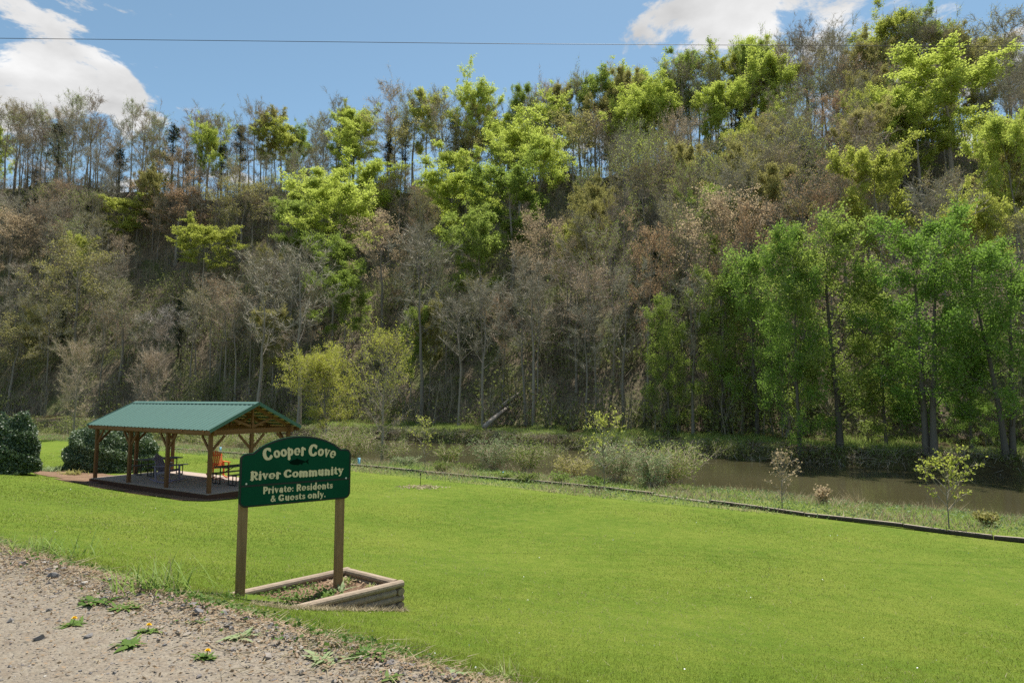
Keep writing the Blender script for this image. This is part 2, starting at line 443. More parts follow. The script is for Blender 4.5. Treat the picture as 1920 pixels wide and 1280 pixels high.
# ------------------------------------------------------------------ terrain: s along the river, n across it
SX, NX = np.array((0.8, -0.6)), np.array((0.6, 0.8))
WATER = -3.6
def bend(s):
    return np.where(s < -62, 0.0024 * (s + 62) ** 2, 0.0) + np.clip(0.09 * (-s - 2.2), -0.3, 0.85)
PN = np.array([-60, -6, 2.4, 2.95, 3.45, 4.45, 5.9, 8.5, 13.3, 18.6, 25, 29, 33.2, 36.0, 38.5, 52, 55.3, 56.2, 56.8, 58.2, 63, 66.0])
PZ = np.array([0.1, 0.02, 0.0, 0.02, -0.18, -0.52, -0.86, -1.42, -2.2, -2.5, -2.65, -2.76, -3.10, -3.7, -4.6, -4.8, -4.4, -3.75, -2.75, -2.4, -2.15, -1.8])
RS = np.array([-330, -205, -132, -43, 0, 26, 120]); RN = np.array([122, 124, 128, 143, 155, 162, 175.])
RZ = np.array([66, 62, 59, 56, 53, 52, 52.])
def wob(s):
    return 1.0 * np.sin(s * 0.11 + 0.7) + 0.6 * np.sin(s * 0.31 + 2.0) + 0.25 * np.sin(s * 0.83)
def height_sn(s, ne):
    s, ne = np.asarray(s, float), np.asarray(ne, float)
    ww = np.interp(ne, [26, 33, 37, 52, 56, 62], [0, 1, 1, .5, .5, 0]) * wob(s) * 0.8
    z = np.interp(ne + ww, PN, PZ)
    z = z + np.interp(ne, [3, 6, 22, 26], [0, 1, 1, 0]) * 0.05 * np.sin(s * 0.35 + ne * 0.2) 
    nr, zr = np.interp(s, RS, RN), np.interp(s, RS, RZ)
    tt = (ne - 66) / (nr - 66)
    g = np.where(tt < 1, tt + 0.05 * np.sin(tt * 2 * math.pi), 1 - 0.55 * (tt - 1) - 0.25 * np.minimum((tt - 1), 1) )
    rough = 1.6 * np.sin(s * 0.085 + 1.0) * np.sin(ne * 0.07) + 0.9 * np.sin(s * 0.23 + ne * 0.11) + 0.4 * np.sin(s * 0.6 - ne * 0.5)
    hill = -1.8 + (zr + 1.8) * g + rough * np.clip((ne - 68) / 20, 0, 1)
    return np.where(ne > 66, hill, z)
def to_sn(x, y):
    s = SX[0] * x + SX[1] * y; n = NX[0] * x + NX[1] * y
    return s, n + bend(s)
def to_xy(s, ne):
    n = ne - bend(s)
    return SX[0] * s + NX[0] * n, SX[1] * s + NX[1] * n
def hz(x, y):
    return height_sn(*to_sn(np.asarray(x, float), np.asarray(y, float)))
def ground(px, py, y0=2.5, y1=260):
    r = ray(px, py)
    Y = np.exp(np.linspace(math.log(y0), math.log(y1), 6000))
    d = CAM[2] + r[2] * Y - hz(r[0] * Y, Y)
    k = int(np.argmax(d < 0)) if (d < 0).any() else len(Y) - 1
    return np.array((r[0] * Y[k], Y[k], hz(r[0] * Y[k], Y[k])))

def dry(p, lim=34.0):
    """the same line of sight, but no farther than the dry part of the near bank"""
    s, ne = to_sn(p[0], p[1])
    if ne <= lim or ne > 50: return p
    r = p - CAM
    for f in np.linspace(1, 0.6, 400):
        q = CAM + r * f
        if to_sn(q[0], q[1])[1] <= lim: break
    return np.array((q[0], q[1], float(hz(q[0], q[1]))))
def sheet(name, s, n, mat, dz=0.0):
    S_, N_ = np.meshgrid(s, n)
    X, Y = to_xy(S_, N_)
    Z = height_sn(S_, N_) + dz
    g = Geo()
    a, b = S_.shape
    idx = np.arange(a * b).reshape(a, b)
    q = np.stack([idx[:-1, :-1], idx[:-1, 1:], idx[1:, 1:], idx[1:, :-1]], -1).reshape(-1, 4)
    g.add(np.stack([X, Y, Z], -1).reshape(-1, 3), q)
    o = link(name, g.mesh(name, mat, True)); o['kind'] = 'structure'
    return o
def spread(a, b, lo, hi, fine, coarse):
    return np.unique(np.concatenate([np.arange(a, lo, coarse), np.arange(lo, hi, fine), np.arange(hi, b + coarse, coarse)]))
s_near = spread(-420, 240, -40, 20, 0.5, 4.0)
s_far = spread(-420, 240, -260, 60, 2.0, 8.0)
sheet('gravel_road', s_near, np.concatenate([np.arange(-60, -6, 4), np.arange(-6, 3.1, 0.15), [3.1]]), 'road')
sheet('lawn', s_near, np.concatenate([[3.1], np.arange(3.2, 25.9, 0.3), [25.9]]), 'lawn')
sheet('river_margin', s_near, np.concatenate([[25.9], np.arange(26.2, 39, 0.35), [39.0]]), 'margin')
sheet('river_bed', s_far, np.array([39.0, 42, 46, 50, 54.0]), 'bank')
sheet('far_bank', spread(-420, 240, -160, 40, 0.8, 6.0), np.arange(54.0, 66.05, 0.3), 'bank')
sheet('hillside', s_far, np.concatenate([[65.9], np.arange(66, 190, 2.0), np.arange(190, 420, 10)]), 'hill')
g = Geo(); g.add([(-3000, -3000, -30), (3000, -3000, -30), (3000, 3000, -30), (-3000, 3000, -30)], [(0, 1, 2, 3)])
link('terrain', g.mesh('terrain', 'hill'))['kind'] = 'structure'
g = Geo()
S_, N_ = np.meshgrid(s_far, np.array([32.0, 40, 48, 60.0])); X, Y = to_xy(S_, N_)
idx = np.arange(S_.size).reshape(S_.shape)
g.add(np.stack([X, Y, np.full_like(X, WATER)], -1).reshape(-1, 3), np.stack([idx[:-1, :-1], idx[:-1, 1:], idx[1:, 1:], idx[1:, :-1]], -1).reshape(-1, 4))
link('river_water', g.mesh('river_water', 'water', True))['kind'] = 'structure'

# ------------------------------------------------------------------ trees
def grow(seed, H, cs, R, n1, n2, n3, tr, up=45, prof='oval', twig=0.05, tl=(0.6, 1.4), leaf=0, lsize=0.3, sides=5, spread_leaf=0.35, stems=1, top_leaf=0.0):
    """one tree: (trunk with limbs, twigs, leaves); cs = height share where the crown starts"""
    rng = np.random.default_rng(seed)
    wood, tw, lf = Geo(), Geo(), Geo()
    tp, tq = [], []
    for st in range(stems):
        k = 9
        tt = np.linspace(0, 1, k)
        off = np.cumsum(rng.normal(0, 0.008 * H, (k, 2)), 0) * tt[:, None] ** 0.7
        if stems > 1:
            a = st * 2 * math.pi / stems + rng.uniform(0, 1); off += np.outer(tt ** 1.0, (math.cos(a), math.sin(a))) * H * 0.035
            off += np.array((math.cos(a), math.sin(a))) * tr * 1.1
        TP = np.column_stack([off, tt * H])
        TR = tr * (1 - 0.93 * tt) ** 0.85; TR[0] *= 1.45
        TPx = TP.copy(); TPx[0, 2] = -0.8
        tube(wood, TPx, TR, sides + 2)
        m1 = max(4, n1 // stems)
        for i in range(m1):
            t_ = cs + (0.97 - cs) * ((i + rng.uniform(0, 1)) / m1) ** 0.85
            u = (t_ - cs) / (1 - cs)
            base = np.array([np.interp(t_, tt, TP[:, j]) for j in range(3)])
            if prof == 'oval': w = math.sin(math.pi * (0.18 + 0.74 * u)) ** 0.8
            elif prof == 'vase': w = 0.55 + 0.55 * u if u < 0.7 else 0.9 - 1.6 * (u - 0.7)
            elif prof == 'cone': w = 1.02 - 0.9 * u
            else: w = 0.75 + 0.35 * math.sin(math.pi * u) - 0.25 * u
            L = R * w * rng.uniform(0.75, 1.2)
            az = i * 2.399 + rng.uniform(-0.5, 0.5) + st
            el = math.radians(up + 22 * u + rng.normal(0, 8))
            d0 = np.array((math.cos(az) * math.cos(el), math.sin(az) * math.cos(el), math.sin(el)))
            L2 = L / max(0.35, math.cos(el))
            L2 = min(L2, (1.02 - t_) * H / max(0.25, math.sin(max(el, 0.1))) + 0.35 * R)
            e = np.linspace(0, 1, 6)
            curv = rng.normal(0, 0.10, 3) + np.array((0, 0, 0.10))
            bp = base + np.outer(e, d0) * L2 + np.outer(e ** 2, curv) * L2 + rng.normal(0, 0.012 * L2, (6, 3)) * e[:, None]
            br = max(0.25 * tr * (1 - 0.6 * t_), 0.018) * (1 - 0.85 * e)
            tube(wood, bp, br, sides - 1)
            for j in range(n2):
                uu = rng.uniform(0.25, 1.0)
                b2 = np.array([np.interp(uu, e, bp[:, q]) for q in range(3)])
                dd = d0 + rng.normal(0, 0.62, 3) + np.array((0, 0, 0.22)); dd /= np.linalg.norm(dd)
                l2 = L2 * rng.uniform(0.28, 0.5) * (1.15 - 0.5 * uu)
                e2 = np.linspace(0, 1, 4)
                sp = b2 + np.outer(e2, dd) * l2 + np.outer(e2 ** 2, rng.normal(0, 0.13, 3) + np.array((0, 0, 0.08))) * l2
                tube(wood, sp, max(br[0] * 0.32, 0.012) * (1 - 0.8 * e2), 3)
                uq = rng.uniform(0.1, 1.0, n3)
                b3 = np.stack([np.interp(uq, e2, sp[:, q]) for q in range(3)], 1)
                d3 = dd + rng.normal(0, 0.75, (n3, 3)) + np.array((0, 0, 0.2)); d3 /= np.linalg.norm(d3, axis=1)[:, None]
                tp.append(b3); tq.append(b3 + d3 * rng.uniform(*tl, (n3, 1)))
    tp, tq = np.concatenate(tp), np.concatenate(tq)
    if twig: slivers(tw, tp, tq, twig * rng.uniform(0.6, 1.3, len(tp)), rng)
    if leaf:
        w = np.ones(len(tp))
        if top_leaf: w = np.clip((tq[:, 2] / H - top_leaf) * 4, 0.08, 1)
        pick = rng.choice(len(tp), leaf, p=w / w.sum())
        c = tp[pick] + (tq - tp)[pick] * rng.uniform(0.2, 1.05, (leaf, 1)) + rng.normal(0, spread_leaf, (leaf, 3)) * 0.5
        leaves(lf, c, lsize, rng)
    return wood, tw, lf

def conifer(seed, H, R):
    rng = np.random.default_rng(seed)
    wood, lf = Geo(), Geo()
    tube(wood, [(0, 0, -0.8), (0.1, 0, H * 0.5), (0, 0.1, H)], [0.28, 0.17, 0.03], 6)
    for i in range(58):
        u = rng.uniform() ** 0.8; z = H * (0.34 + 0.65 * u)
        az = rng.uniform(0, 6.28); L = R * (1.0 - 0.75 * u ** 1.6) * rng.uniform(0.35, 1.25)
        d = np.array((math.cos(az), math.sin(az), rng.normal(0.12, 0.22)))
        tube(wood, [np.array((0, 0, z)), np.array((0, 0, z)) + d * L], [0.04, 0.01], 3)
        k = 45
        c = np.array((0, 0, z)) + np.outer(rng.uniform(0.15, 1.05, k), d) * L + rng.normal(0, 0.32, (k, 3)) * (1, 1, 0.8)
        leaves(lf, c, 0.42, rng, 0.2, 0.35)
    return wood, lf

PROTO = {}
def make_proto(key, parts, smooth=()):
    PROTO[key] = [(nm, g.mesh(key + '_' + nm, mat, nm == 'trunk'), mat) for nm, g, mat in parts if g.n]
def add_tree(key, name, loc, scale, rz, label, cat, group=None, mats=None, squash=1.0):
    r = bpy.data.objects.new(name, None); COL.objects.link(r)
    r.empty_display_size = 0.5
    r.location = loc; r.rotation_euler = (0, 0, rz); r.scale = (scale * squash, scale * squash, scale)
    tag(r, label, cat, group)
    for nm, me, mt in PROTO[key]:
        o = bpy.data.objects.new(nm, me); COL.objects.link(o); o.parent = r
        if mats and nm in mats:
            o.material_slots[0].link = 'OBJECT'; o.material_slots[0].material = M[mats[nm]]
    return r

NB, NL = 6, 6
for i in range(NB):        # bare or budding forest trees, 20 m
    w, tw, lf = grow(100 + i, 20, 0.40 + 0.04 * (i % 3), 3.6 + 0.35 * (i % 4), 15, 7, 17, 0.22, 46, ('oval', 'vase', 'oval')[i % 3], 0.055, (0.5, 1.5), 2600, 0.16, 5)
    make_proto('bare%d' % i, [('trunk', w, 'bark'), ('twigs', tw, 'twig')])
    make_proto('bud%d' % i, [('trunk', w, 'bark'), ('twigs', tw, 'twig')])
    PROTO['bud%d' % i] = PROTO['bare%d' % i] + [('crown', lf.mesh('bud%d_crown' % i, 'olive'), 'olive')]
for i in range(NL):        # trees in young leaf, 20 m
    w, tw, lf = grow(200 + i, 20, 0.34 + 0.05 * (i % 3), 3.9 + 0.4 * (i % 3), 15, 7, 9, 0.22, 42, ('oval', 'vase', 'round')[i % 3], 0.05, (0.5, 1.4), 30000, 0.225, 5)
    make_proto('leaf%d' % i, [('trunk', w, 'bark'), ('twigs', tw, 'twig'), ('crown', lf, 'lime')])
for i in range(3):         # fine budding crowns: dense small buds, brown or olive
    w, tw, lf = grow(260 + i, 18, 0.30, 4.6, 17, 7, 14, 0.22, 40, 'round', 0.05, (0.5, 1.4), 7500, 0.195, 5)
    make_proto('fine%d' % i, [('trunk', w, 'bark'), ('twigs', tw, 'twig_rose'), ('crown', lf, 'olive')])
for i in range(2):
    w, lf = conifer(300 + i, 20, 2.6 + 0.5 * i)
    make_proto('conifer%d' % i, [('trunk', w, 'bark_dark'), ('crown', lf, 'conifer')])
for i in range(4):         # tall leafy riverside trees, 18 m, leaves low down the trunk
    w, tw, lf = grow(320 + i, 18, 0.04 + 0.02 * i, 4.0, 32, 8, 8, 0.24, 26, 'round', 0.03, (0.4, 1.2), 30000, 0.20, 6, 0.4, 2 if i % 2 else 1)
    make_proto('river%d' % i, [('trunk', w, 'bark_mid'), ('twigs', tw, 'twig'), ('crown', lf, 'mid_green')])

LRND = random.Random(7)
occupied, clear = [], []
def hill_spot(px, py, H):
    """ground point up the slope where a tree H tall reaches image height py"""
    r0 = ray(px, py)
    Y = np.linspace(48, 260, 2200)
    X = r0[0] * Y
    s, ne = to_sn(X, Y)
    z = height_sn(s, ne)
    top = CAM[2] + r0[2] * Y
    nr = np.interp(s, RS, RN)
    valid = (ne > 66) & (ne < nr + 5)
    ok = valid & (z + H >= top)
    k = int(np.argmax(ok)) if ok.any() else int(np.argmax(np.where(valid, z - top, -1e9)))
    return X[k], Y[k], z[k]

# (px, py of the crown top, crown width in px, kind, height in m, label)
MARKS = [
 (600, 345, 120, 'lime', 20, 'lime green tree at the left of the big bright cluster on mid slope'),
 (690, 335, 130, 'lime', 20, 'tallest lime green tree of the big bright cluster on mid slope'),
 (640, 385, 150, 'lime', 20, 'broad lime green tree at the front of the bright cluster on mid slope'),
 (628, 470, 90, 'moss_green', 18, 'darker green tree hanging below the bright cluster on mid slope'),
 (655, 260, 80, 'lime', 19, 'lime green tree standing alone above the bright mid slope cluster'),
 (678, 212, 62, 'lime', 18, 'small light green tree just under the skyline left of centre'),
 (800, 160, 64, 'yellow_green', 23, 'yellow green tree rising on the skyline left of centre'),
 (850, 310, 90, 'lime', 19, 'lime green tree left of the great central green crown'),
 (975, 268, 150, 'lime', 21, 'great lime green crown in the centre of the upper slope'),
 (870, 360, 130, 'lime', 19, 'lime green tree below and left of the great central crown'),
 (960, 350, 130, 'moss_green', 19, 'mid green tree below the great central lime crown'),
 (1045, 212, 80, 'lime', 20, 'light green tree above the great central crown'),
 (945, 238, 72, 'lime', 18, 'small fresh green tree left above the great central crown'),
 (740, 250, 125, 'olive', 19, 'olive brown rounded tree left of the centre below the skyline'),
 (870, 262, 110, 'olive', 18, 'olive rounded tree between the dark conifer and central green crown'),
 (1078, 255, 115, 'olive', 20, 'orange olive tree right of the great central crown'),
 (1115, 130, 80, 'moss_green', 23, 'green tree on the skyline where the ridge starts to climb'),
 (1185, 150, 80, 'lime', 22, 'light green skyline tree left of the power line crossing'),
 (1240, 180, 90, 'lime', 22, 'light green tree just below the skyline under the cable'),
 (1292, 112, 80, 'moss_green', 23, 'green skyline tree below the right hand cloud'),
 (1180, 220, 90, 'lime', 20, 'light green tree under the rising ridge right of centre'),
 (1425, 85, 66, 'lime', 22, 'light green tree on the skyline under the right cloud'),
 (1440, 135, 105, 'lime', 22, 'broad bright green tree below the right cloud'),
 (1375, 185, 80, 'lime', 21, 'bright green tree at the left of the pair below the right cloud'),
 (1352, 276, 34, 'lime', 12, 'small slim lime green tree among bare grey trees right of centre'),
 (1660, 62, 95, 'yellow_green', 23, 'yellow green skyline tree left of the far right ridge'),
 (1735, 40, 80, 'moss_green', 22, 'green tree topping the ridge at right'),
 (1830, 108, 90, 'olive', 22, 'golden olive tree high on the right ridge'),
 (1775, 150, 165, 'lime', 21, 'big bright lime tree high on the right slope'),
 (1010, 300, 95, 'lime', 19, 'lime green tree at the right shoulder of the great central crown'),
 (905, 430, 100, 'moss_green', 18, 'soft green tree low in the central bright group'),
 (560, 400, 80, 'moss_green', 17, 'soft green tree just left of the bright mid slope cluster'),
 (650, 545, 80, 'moss_green', 16, 'green tree low under the bright mid slope cluster'),
 (1720, 200, 120, 'lime', 18, 'bright lime tree at the left foot of the big right slope crown'),
 (1645, 330, 115, 'yellow_green', 17, 'rounded yellow green tree alone on the right mid slope'),
 (1905, 265, 90, 'lime', 18, 'bright lime tree cut by the right edge of the view'),
 (530, 250, 75, 'yellow_green', 17, 'pale yellow rounded tree on the upper left slope'),
 (235, 390, 70, 'yellow_green', 14, 'small yellow green tree on the left slope above rusty trees'),
 (385, 445, 85, 'yellow_green', 15, 'yellow green rounded tree below the rusty crown on left slope'),
 (455, 365, 115, 'olive', 17, 'olive green rounded tree right of the rusty crown'),
 (150, 490, 130, 'olive', 23, 'loose olive yellow tree with tall trunk behind the bare lawn tree'),
 (335, 370, 160, 'rust', 18, 'wide rusty brown tree on the left slope'),
 (20, 425, 95, 'tan_bud', 19, 'orange tan tree at the left edge of the slope'),
 (335, 300, 60, 'tan_bud', 14, 'small tan tree just below the left skyline'),
 (25, 630, 110, 'olive', 15, 'olive shrubby tree low at the left edge'),
 (1345, 415, 150, 'tan_bud', 18, 'tan and pinkish budding tree above the right riverside greens'),
 (1400, 440, 100, 'rust', 17, 'pinkish brown budding tree beside the tan crown'),
 (1550, 215, 70, 'rust', 18, 'rust coloured tree among grey trunks on the upper right'),
 (1550, 405, 80, 'rust', 14, 'low brown rounded tree left of the lone yellow green tree'),
 (1010, 440, 90, 'tan_bud', 17, 'brownish tan tree in the middle of the slope'),
 (1210, 475, 90, 'rust', 17, 'rosy brown bare tree right of the middle of the slope'),
 (720, 445, 110, 'tan_bud', 18, 'buff bare tree right of the bright green cluster'),
 (455, 188, 50, 'conifer', 21, 'dark conifer poking above the left skyline'),
 (855, 192, 55, 'conifer', 19, 'dark conifer on the skyline left of centre'),
 (112, 235, 55, 'conifer', 20, 'ragged dark pine on the far left skyline'),
 (328, 215, 40, 'conifer', 20, 'slim dark pine in the left skyline row'),
 (665, 205, 40, 'conifer', 19, 'dark conifer behind the small light green tree'),
 (418, 270, 45, 'conifer', 17, 'dark conifer under the left skyline'),
]
NATW = {'lime': 7.0, 'yellow_green': 7.0, 'moss_green': 7.0, 'olive': 8.2, 'rust': 8.2, 'tan_bud': 8.2, 'conifer': 5.4}
for k, (px, py, wpx, kind, H, label) in enumerate(MARKS):
    x, y, z = hill_spot(px, py, H * 0.99)
    wm = wpx * y / F
    if kind == 'conifer':
        key, base = 'conifer%d' % (k % 2), 20
    elif kind in ('olive', 'rust', 'tan_bud'):
        key, base = 'fine%d' % (k % 3), 18
    else:
        key, base = 'leaf%d' % (k % NL), 20
    sc = H / base
    sq = min(1.9, max(0.7, wm / (NATW[kind] * sc)))
    mats = None if kind == 'conifer' else {'crown': kind, 'twigs': {'rust': 'twig_rose', 'tan_bud': 'twig_rose'}.get(kind, 'twig')}
    add_tree(key, 'conifer_tree' if kind == 'conifer' else ('budding_tree' if kind in ('olive', 'rust', 'tan_bud') else 'leafing_tree'), (x, y, z), sc, LRND.uniform(0, 6.28), label, 'tree', 'trees on the hillside', mats, sq)
    occupied.append((x, y, 2.6)); clear.append((px, py, wpx, y))

# the crowd of bare and budding trees between them
cand = []
ss = np.arange(-330, 110, 4.6)
for i, s in enumerate(ss):
    for j, ne in enumerate(np.arange(69, 178, 4.8)):
        a = s + LRND.uniform(-2.5, 2.5) + (2.8 if j % 2 else 0); b = ne + LRND.uniform(-2.8, 2.8)
        if b > float(np.interp(a, RS, RN)) + 7: continue
        x, y = to_xy(np.array(a), np.array(b)); x, y = float(x), float(y)
        if y < 40: continue
        z = float(hz(x, y)); px, py = project(np.array((x, y, z + 14.0)))
        if px < -60 or px > 1985: continue
        cand.append((y, x, z, b, a, float(px), float(py)))
for s in np.arange(-300, 100, 3.6):
    a = s + LRND.uniform(-1.4, 1.4); b = float(np.interp(a, RS, RN)) + LRND.uniform(-3, 10)
    x, y = to_xy(np.array(a), np.array(b)); x, y = float(x), float(y)
    if y < 40: continue
    z = float(hz(x, y)); px, py = project(np.array((x, y, z + 14.0)))
    if -60 < px < 1985: cand.append((y, x, z, b, a, float(px), float(py)))
ZL = ['left', 'middle', 'right']
for (y, x, z, b, a, px, py) in cand:
    if any((x - ox) ** 2 + (y - oy) ** 2 < orr ** 2 for ox, oy, orr in occupied): continue
    qx, qy = project(np.array((x, y, z + 15.0))); hw = 1.3 * F / y
    if any(y < cy_ - 1 and abs(qx - cx_) < cw * 0.5 + hw and cp - hw < qy < cp + cw * 0.8 + hw for cx_, cp, cw, cy_ in clear): continue
    rid = (b - 66) / (float(np.interp(a, RS, RN)) - 66)
    zone = ZL[min(2, max(0, int(px // 640)))]
    row = 'along the skyline of' if rid > 0.88 else ('high on' if rid > 0.6 else ('half way up' if rid > 0.3 else 'low on'))
    h = LRND.uniform(0.82, 1.18) if rid < 0.88 else LRND.uniform(0.95, 1.25)
    if rid < 0.3: h *= 0.85
    if rid < 0.88: h *= 0.88
    u = LRND.random()
    green_zone = 0.12 if zone == 'left' else (0.42 if zone == 'middle' else 0.36)
    if rid < 0.4: green_zone *= 0.75
    if rid > 0.8 and zone == 'right': green_zone = 0.42
    rz = LRND.uniform(0, 6.28); sq = LRND.uniform(0.85, 1.2)
    if u < green_zone:
        mt = LRND.choice(['moss_green', 'lime', 'olive', 'yellow_green', 'olive'])
        nm = {'moss_green': 'soft green', 'lime': 'light green', 'olive': 'olive green', 'yellow_green': 'yellowish green'}[mt]
        add_tree('bud%d' % LRND.randrange(NB) if LRND.random() < 0.55 else 'leaf%d' % LRND.randrange(NL), 'leafing_tree', (x, y, z), h, rz, '%s leafing tree %s the %s slope among bare trees' % (nm, row, zone), 'tree', '%s leafing trees %s the %s slope' % (nm, row, zone), {'crown': mt, 'twigs': 'twig'}, sq * 0.9)
    elif u < green_zone + (0.07 if rid > 0.6 else 0.04):
        add_tree('conifer%d' % LRND.randrange(2), 'conifer_tree', (x, y, z), h * 0.85, rz, 'small dark conifer %s the %s slope among bare trees' % (row, zone), 'tree', 'dark conifers %s the %s slope' % (row, zone), None, sq)
    elif u < green_zone + 0.45:
        mt = LRND.choice(['rust', 'tan_bud', 'olive', 'olive', 'moss_green', 'moss_green'])
        nm = {'rust': 'reddish brown', 'tan_bud': 'tan', 'olive': 'dull olive', 'moss_green': 'greenish'}[mt]
        add_tree('bud%d' % LRND.randrange(NB), 'budding_tree', (x, y, z), h, rz, '%s budding tree %s the %s slope' % (nm, row, zone), 'tree', '%s budding trees %s the %s slope' % (nm, row, zone), {'crown': mt, 'twigs': LRND.choice(['twig', 'twig_rose'])}, sq)
    else:
        add_tree('bare%d' % LRND.randrange(NB), 'bare_tree', (x, y, z), h, rz, 'bare grey tree without leaves %s the %s slope' % (row, zone), 'tree', 'bare grey trees %s the %s slope' % (row, zone), {'twigs': LRND.choice(['twig', 'twig', 'twig_rose'])}, sq)

# undergrowth between the trunks: saplings and evergreen shrubs nobody could count
def undergrowth():
    rng = np.random.default_rng(5)
    n = 5800
    s = rng.uniform(-320, 100, n); ne = 63.5 + 92 * rng.uniform(0, 1, n) ** 1.25
    X, Y = to_xy(s, ne)
    keep = (ne < np.interp(s, RS, RN) + 3) & (Y > 42) & (np.abs(X / Y) < 0.9)
    s = s[keep]; X, Y, ne = X[keep], Y[keep], ne[keep]; LOW = np.where(ne < 92, 0.8, 0.5); SCL = np.ones(len(X))
    m_ = 1100; s2 = rng.uniform(-310, 100, m_); n2_ = np.interp(s2, RS, RN) + rng.uniform(-9, 4, m_); X2, Y2 = to_xy(s2, n2_)
    k2 = (Y2 > 42) & (np.abs(X2 / Y2) < 0.9)
    X = np.append(X, X2[k2]); Y = np.append(Y, Y2[k2]); LOW = np.append(LOW, np.full(k2.sum(), 0.45)); SCL = np.append(SCL, np.full(k2.sum(), 0.8)); Z = hz(X, Y)
    gl, gt = Geo(), Geo()
    for x, y, z, low, sc_ in zip(X, Y, Z, LOW, SCL):
        b = np.array((x, y, z))
        h = rng.uniform(2.0, 8.0) * sc_; k = 40
        p = b + np.column_stack([rng.normal(0, 0.5, k), rng.normal(0, 0.5, k), rng.uniform(0, h * 0.7, k)])
        q = p + np.column_stack([rng.normal(0, 0.6, k), rng.normal(0, 0.6, k), rng.uniform(0.4, 2.2, k)])
        slivers(gt, p, q, 0.06, rng)
        slivers(gt, b[None] + rng.normal(0, .3, (3, 3)) * (1, 1, 0), b[None] + np.column_stack([rng.normal(0, .5, 3), rng.normal(0, .5, 3), rng.uniform(.8, 1.1, 3) * h]), 0.16, rng)
        if rng.uniform() < low:
            k = 80; w = rng.uniform(1.0, 2.2)
            c = b + rng.normal(0, 1, (k, 3)) * (w * .6, w * .6, h * 0.2) + (0, 0, h * 0.34)
            leaves(gl, c, 0.4, rng)
    o = link('hillside_undergrowth', gl.mesh('hillside_undergrowth', 'undergrowth')); tag(o, 'dark green shrubs filling the wooded slope', 'undergrowth', None, 'stuff')
    o = link('hillside_saplings', gt.mesh('hillside_saplings', 'under_twig')); tag(o, 'thin grey saplings and brush filling the wooded slope', 'brush', None, 'stuff')
undergrowth()

# leafy trees on the far bank at right: trunk foot pixel, crown top pixel
BANK = [
 (1575, 838, 452, 185, 'moss_green', 'tall olive green tree with straight grey trunk on the far bank', 2),
 (1745, 862, 458, 190, 'mid_green', 'tall rounded green tree with twin trunks on the far bank', 1),
 (1892, 878, 492, 170, 'mid_green', 'green tree with clustered dark trunks at the right bank end', 3),
 (1500, 850, 480, 110, 'mid_green', 'slim leaning green tree with pale trunk on the far bank', 0),
 (1420, 815, 505, 130, 'mid_green', 'dark green tree at the left end of the riverside greens', 2),
 (1355, 812, 545, 95, 'moss_green', 'smaller dull green tree left of the riverside greens', 0),
 (1662, 835, 610, 95, 'moss_green', 'green tree behind the gap between two tall riverside trees', 0),
 (1822, 845, 640, 90, 'mid_green', 'small green tree between the twin trunked and clustered trees', 2),
 (1255, 815, 590, 80, 'moss_green', 'thin green tree leaning by the river path', 0),
]
for k, (px, fy, ty, wpx, mt, label, pi) in enumerate(BANK):
    p = ground(px, fy, 30)
    sx, sn = to_sn(p[0], p[1])
    if sn < 56.9:                         # keep the foot on the bank, not in the water
        Y = np.linspace(30, 120, 3000); r0 = ray(px, fy)
        ne = to_sn(r0[0] * Y, Y)[1]; q = int(np.argmax(ne > 57.1)); p = np.array((r0[0] * Y[q], Y[q], hz(r0[0] * Y[q], Y[q])))
    H = (at(px, ty, p[1])[2] - p[2])
    sc = H / 18.0
    sq = (wpx * p[1] / F) / (7.6 * sc)
    add_tree('river%d' % pi, 'riverside_tree', tuple(p), sc, k * 1.3, label, 'tree', 'leafy trees on the far river bank', {'crown': mt}, min(1.6, max(0.6, sq)))
    occupied.append((p[0], p[1], 3))
# bare trunks on the far bank
for k, (px, fy, ty) in enumerate([(905, 800, 560), (1000, 795, 520), (985, 795, 560), (1170, 800, 540), (790, 790, 470), (860, 800, 580), (1300, 815, 560), (1100, 805, 600), (560, 800, 500), (480, 795, 520)]):
    p = ground(px, fy, 30)
    s_, ne_ = to_sn(p[0], p[1])
    if ne_ < 57.2:
        Y = np.linspace(40, 150, 3000); r0 = ray(px, fy); ne = to_sn(r0[0] * Y, Y)[1]; q = int(np.argmax(ne > 58)); p = np.array((r0[0] * Y[q], Y[q], hz(r0[0] * Y[q], Y[q])))
    H = at(px, ty, p[1])[2] - p[2]
    add_tree('bare%d' % (k % NB), 'riverside_tree', tuple(p), H / 20.0, k * 0.9, 'bare grey riverside tree ' + ['left of the fallen logs', 'right of the fallen logs', 'just above the upper fallen log', 'half way between the fallen logs and the leafy trees', 'above the right side of the tall budding lawn tree', 'on the bank left of the river path logs', 'beside the first leafy bank tree', 'above the young yellow leaved tree', 'behind the left of the oval yellow tree', 'behind the right gable of the pavilion'][k], 'tree', 'bare riverside trees at the foot of the slope', None, 1.15)

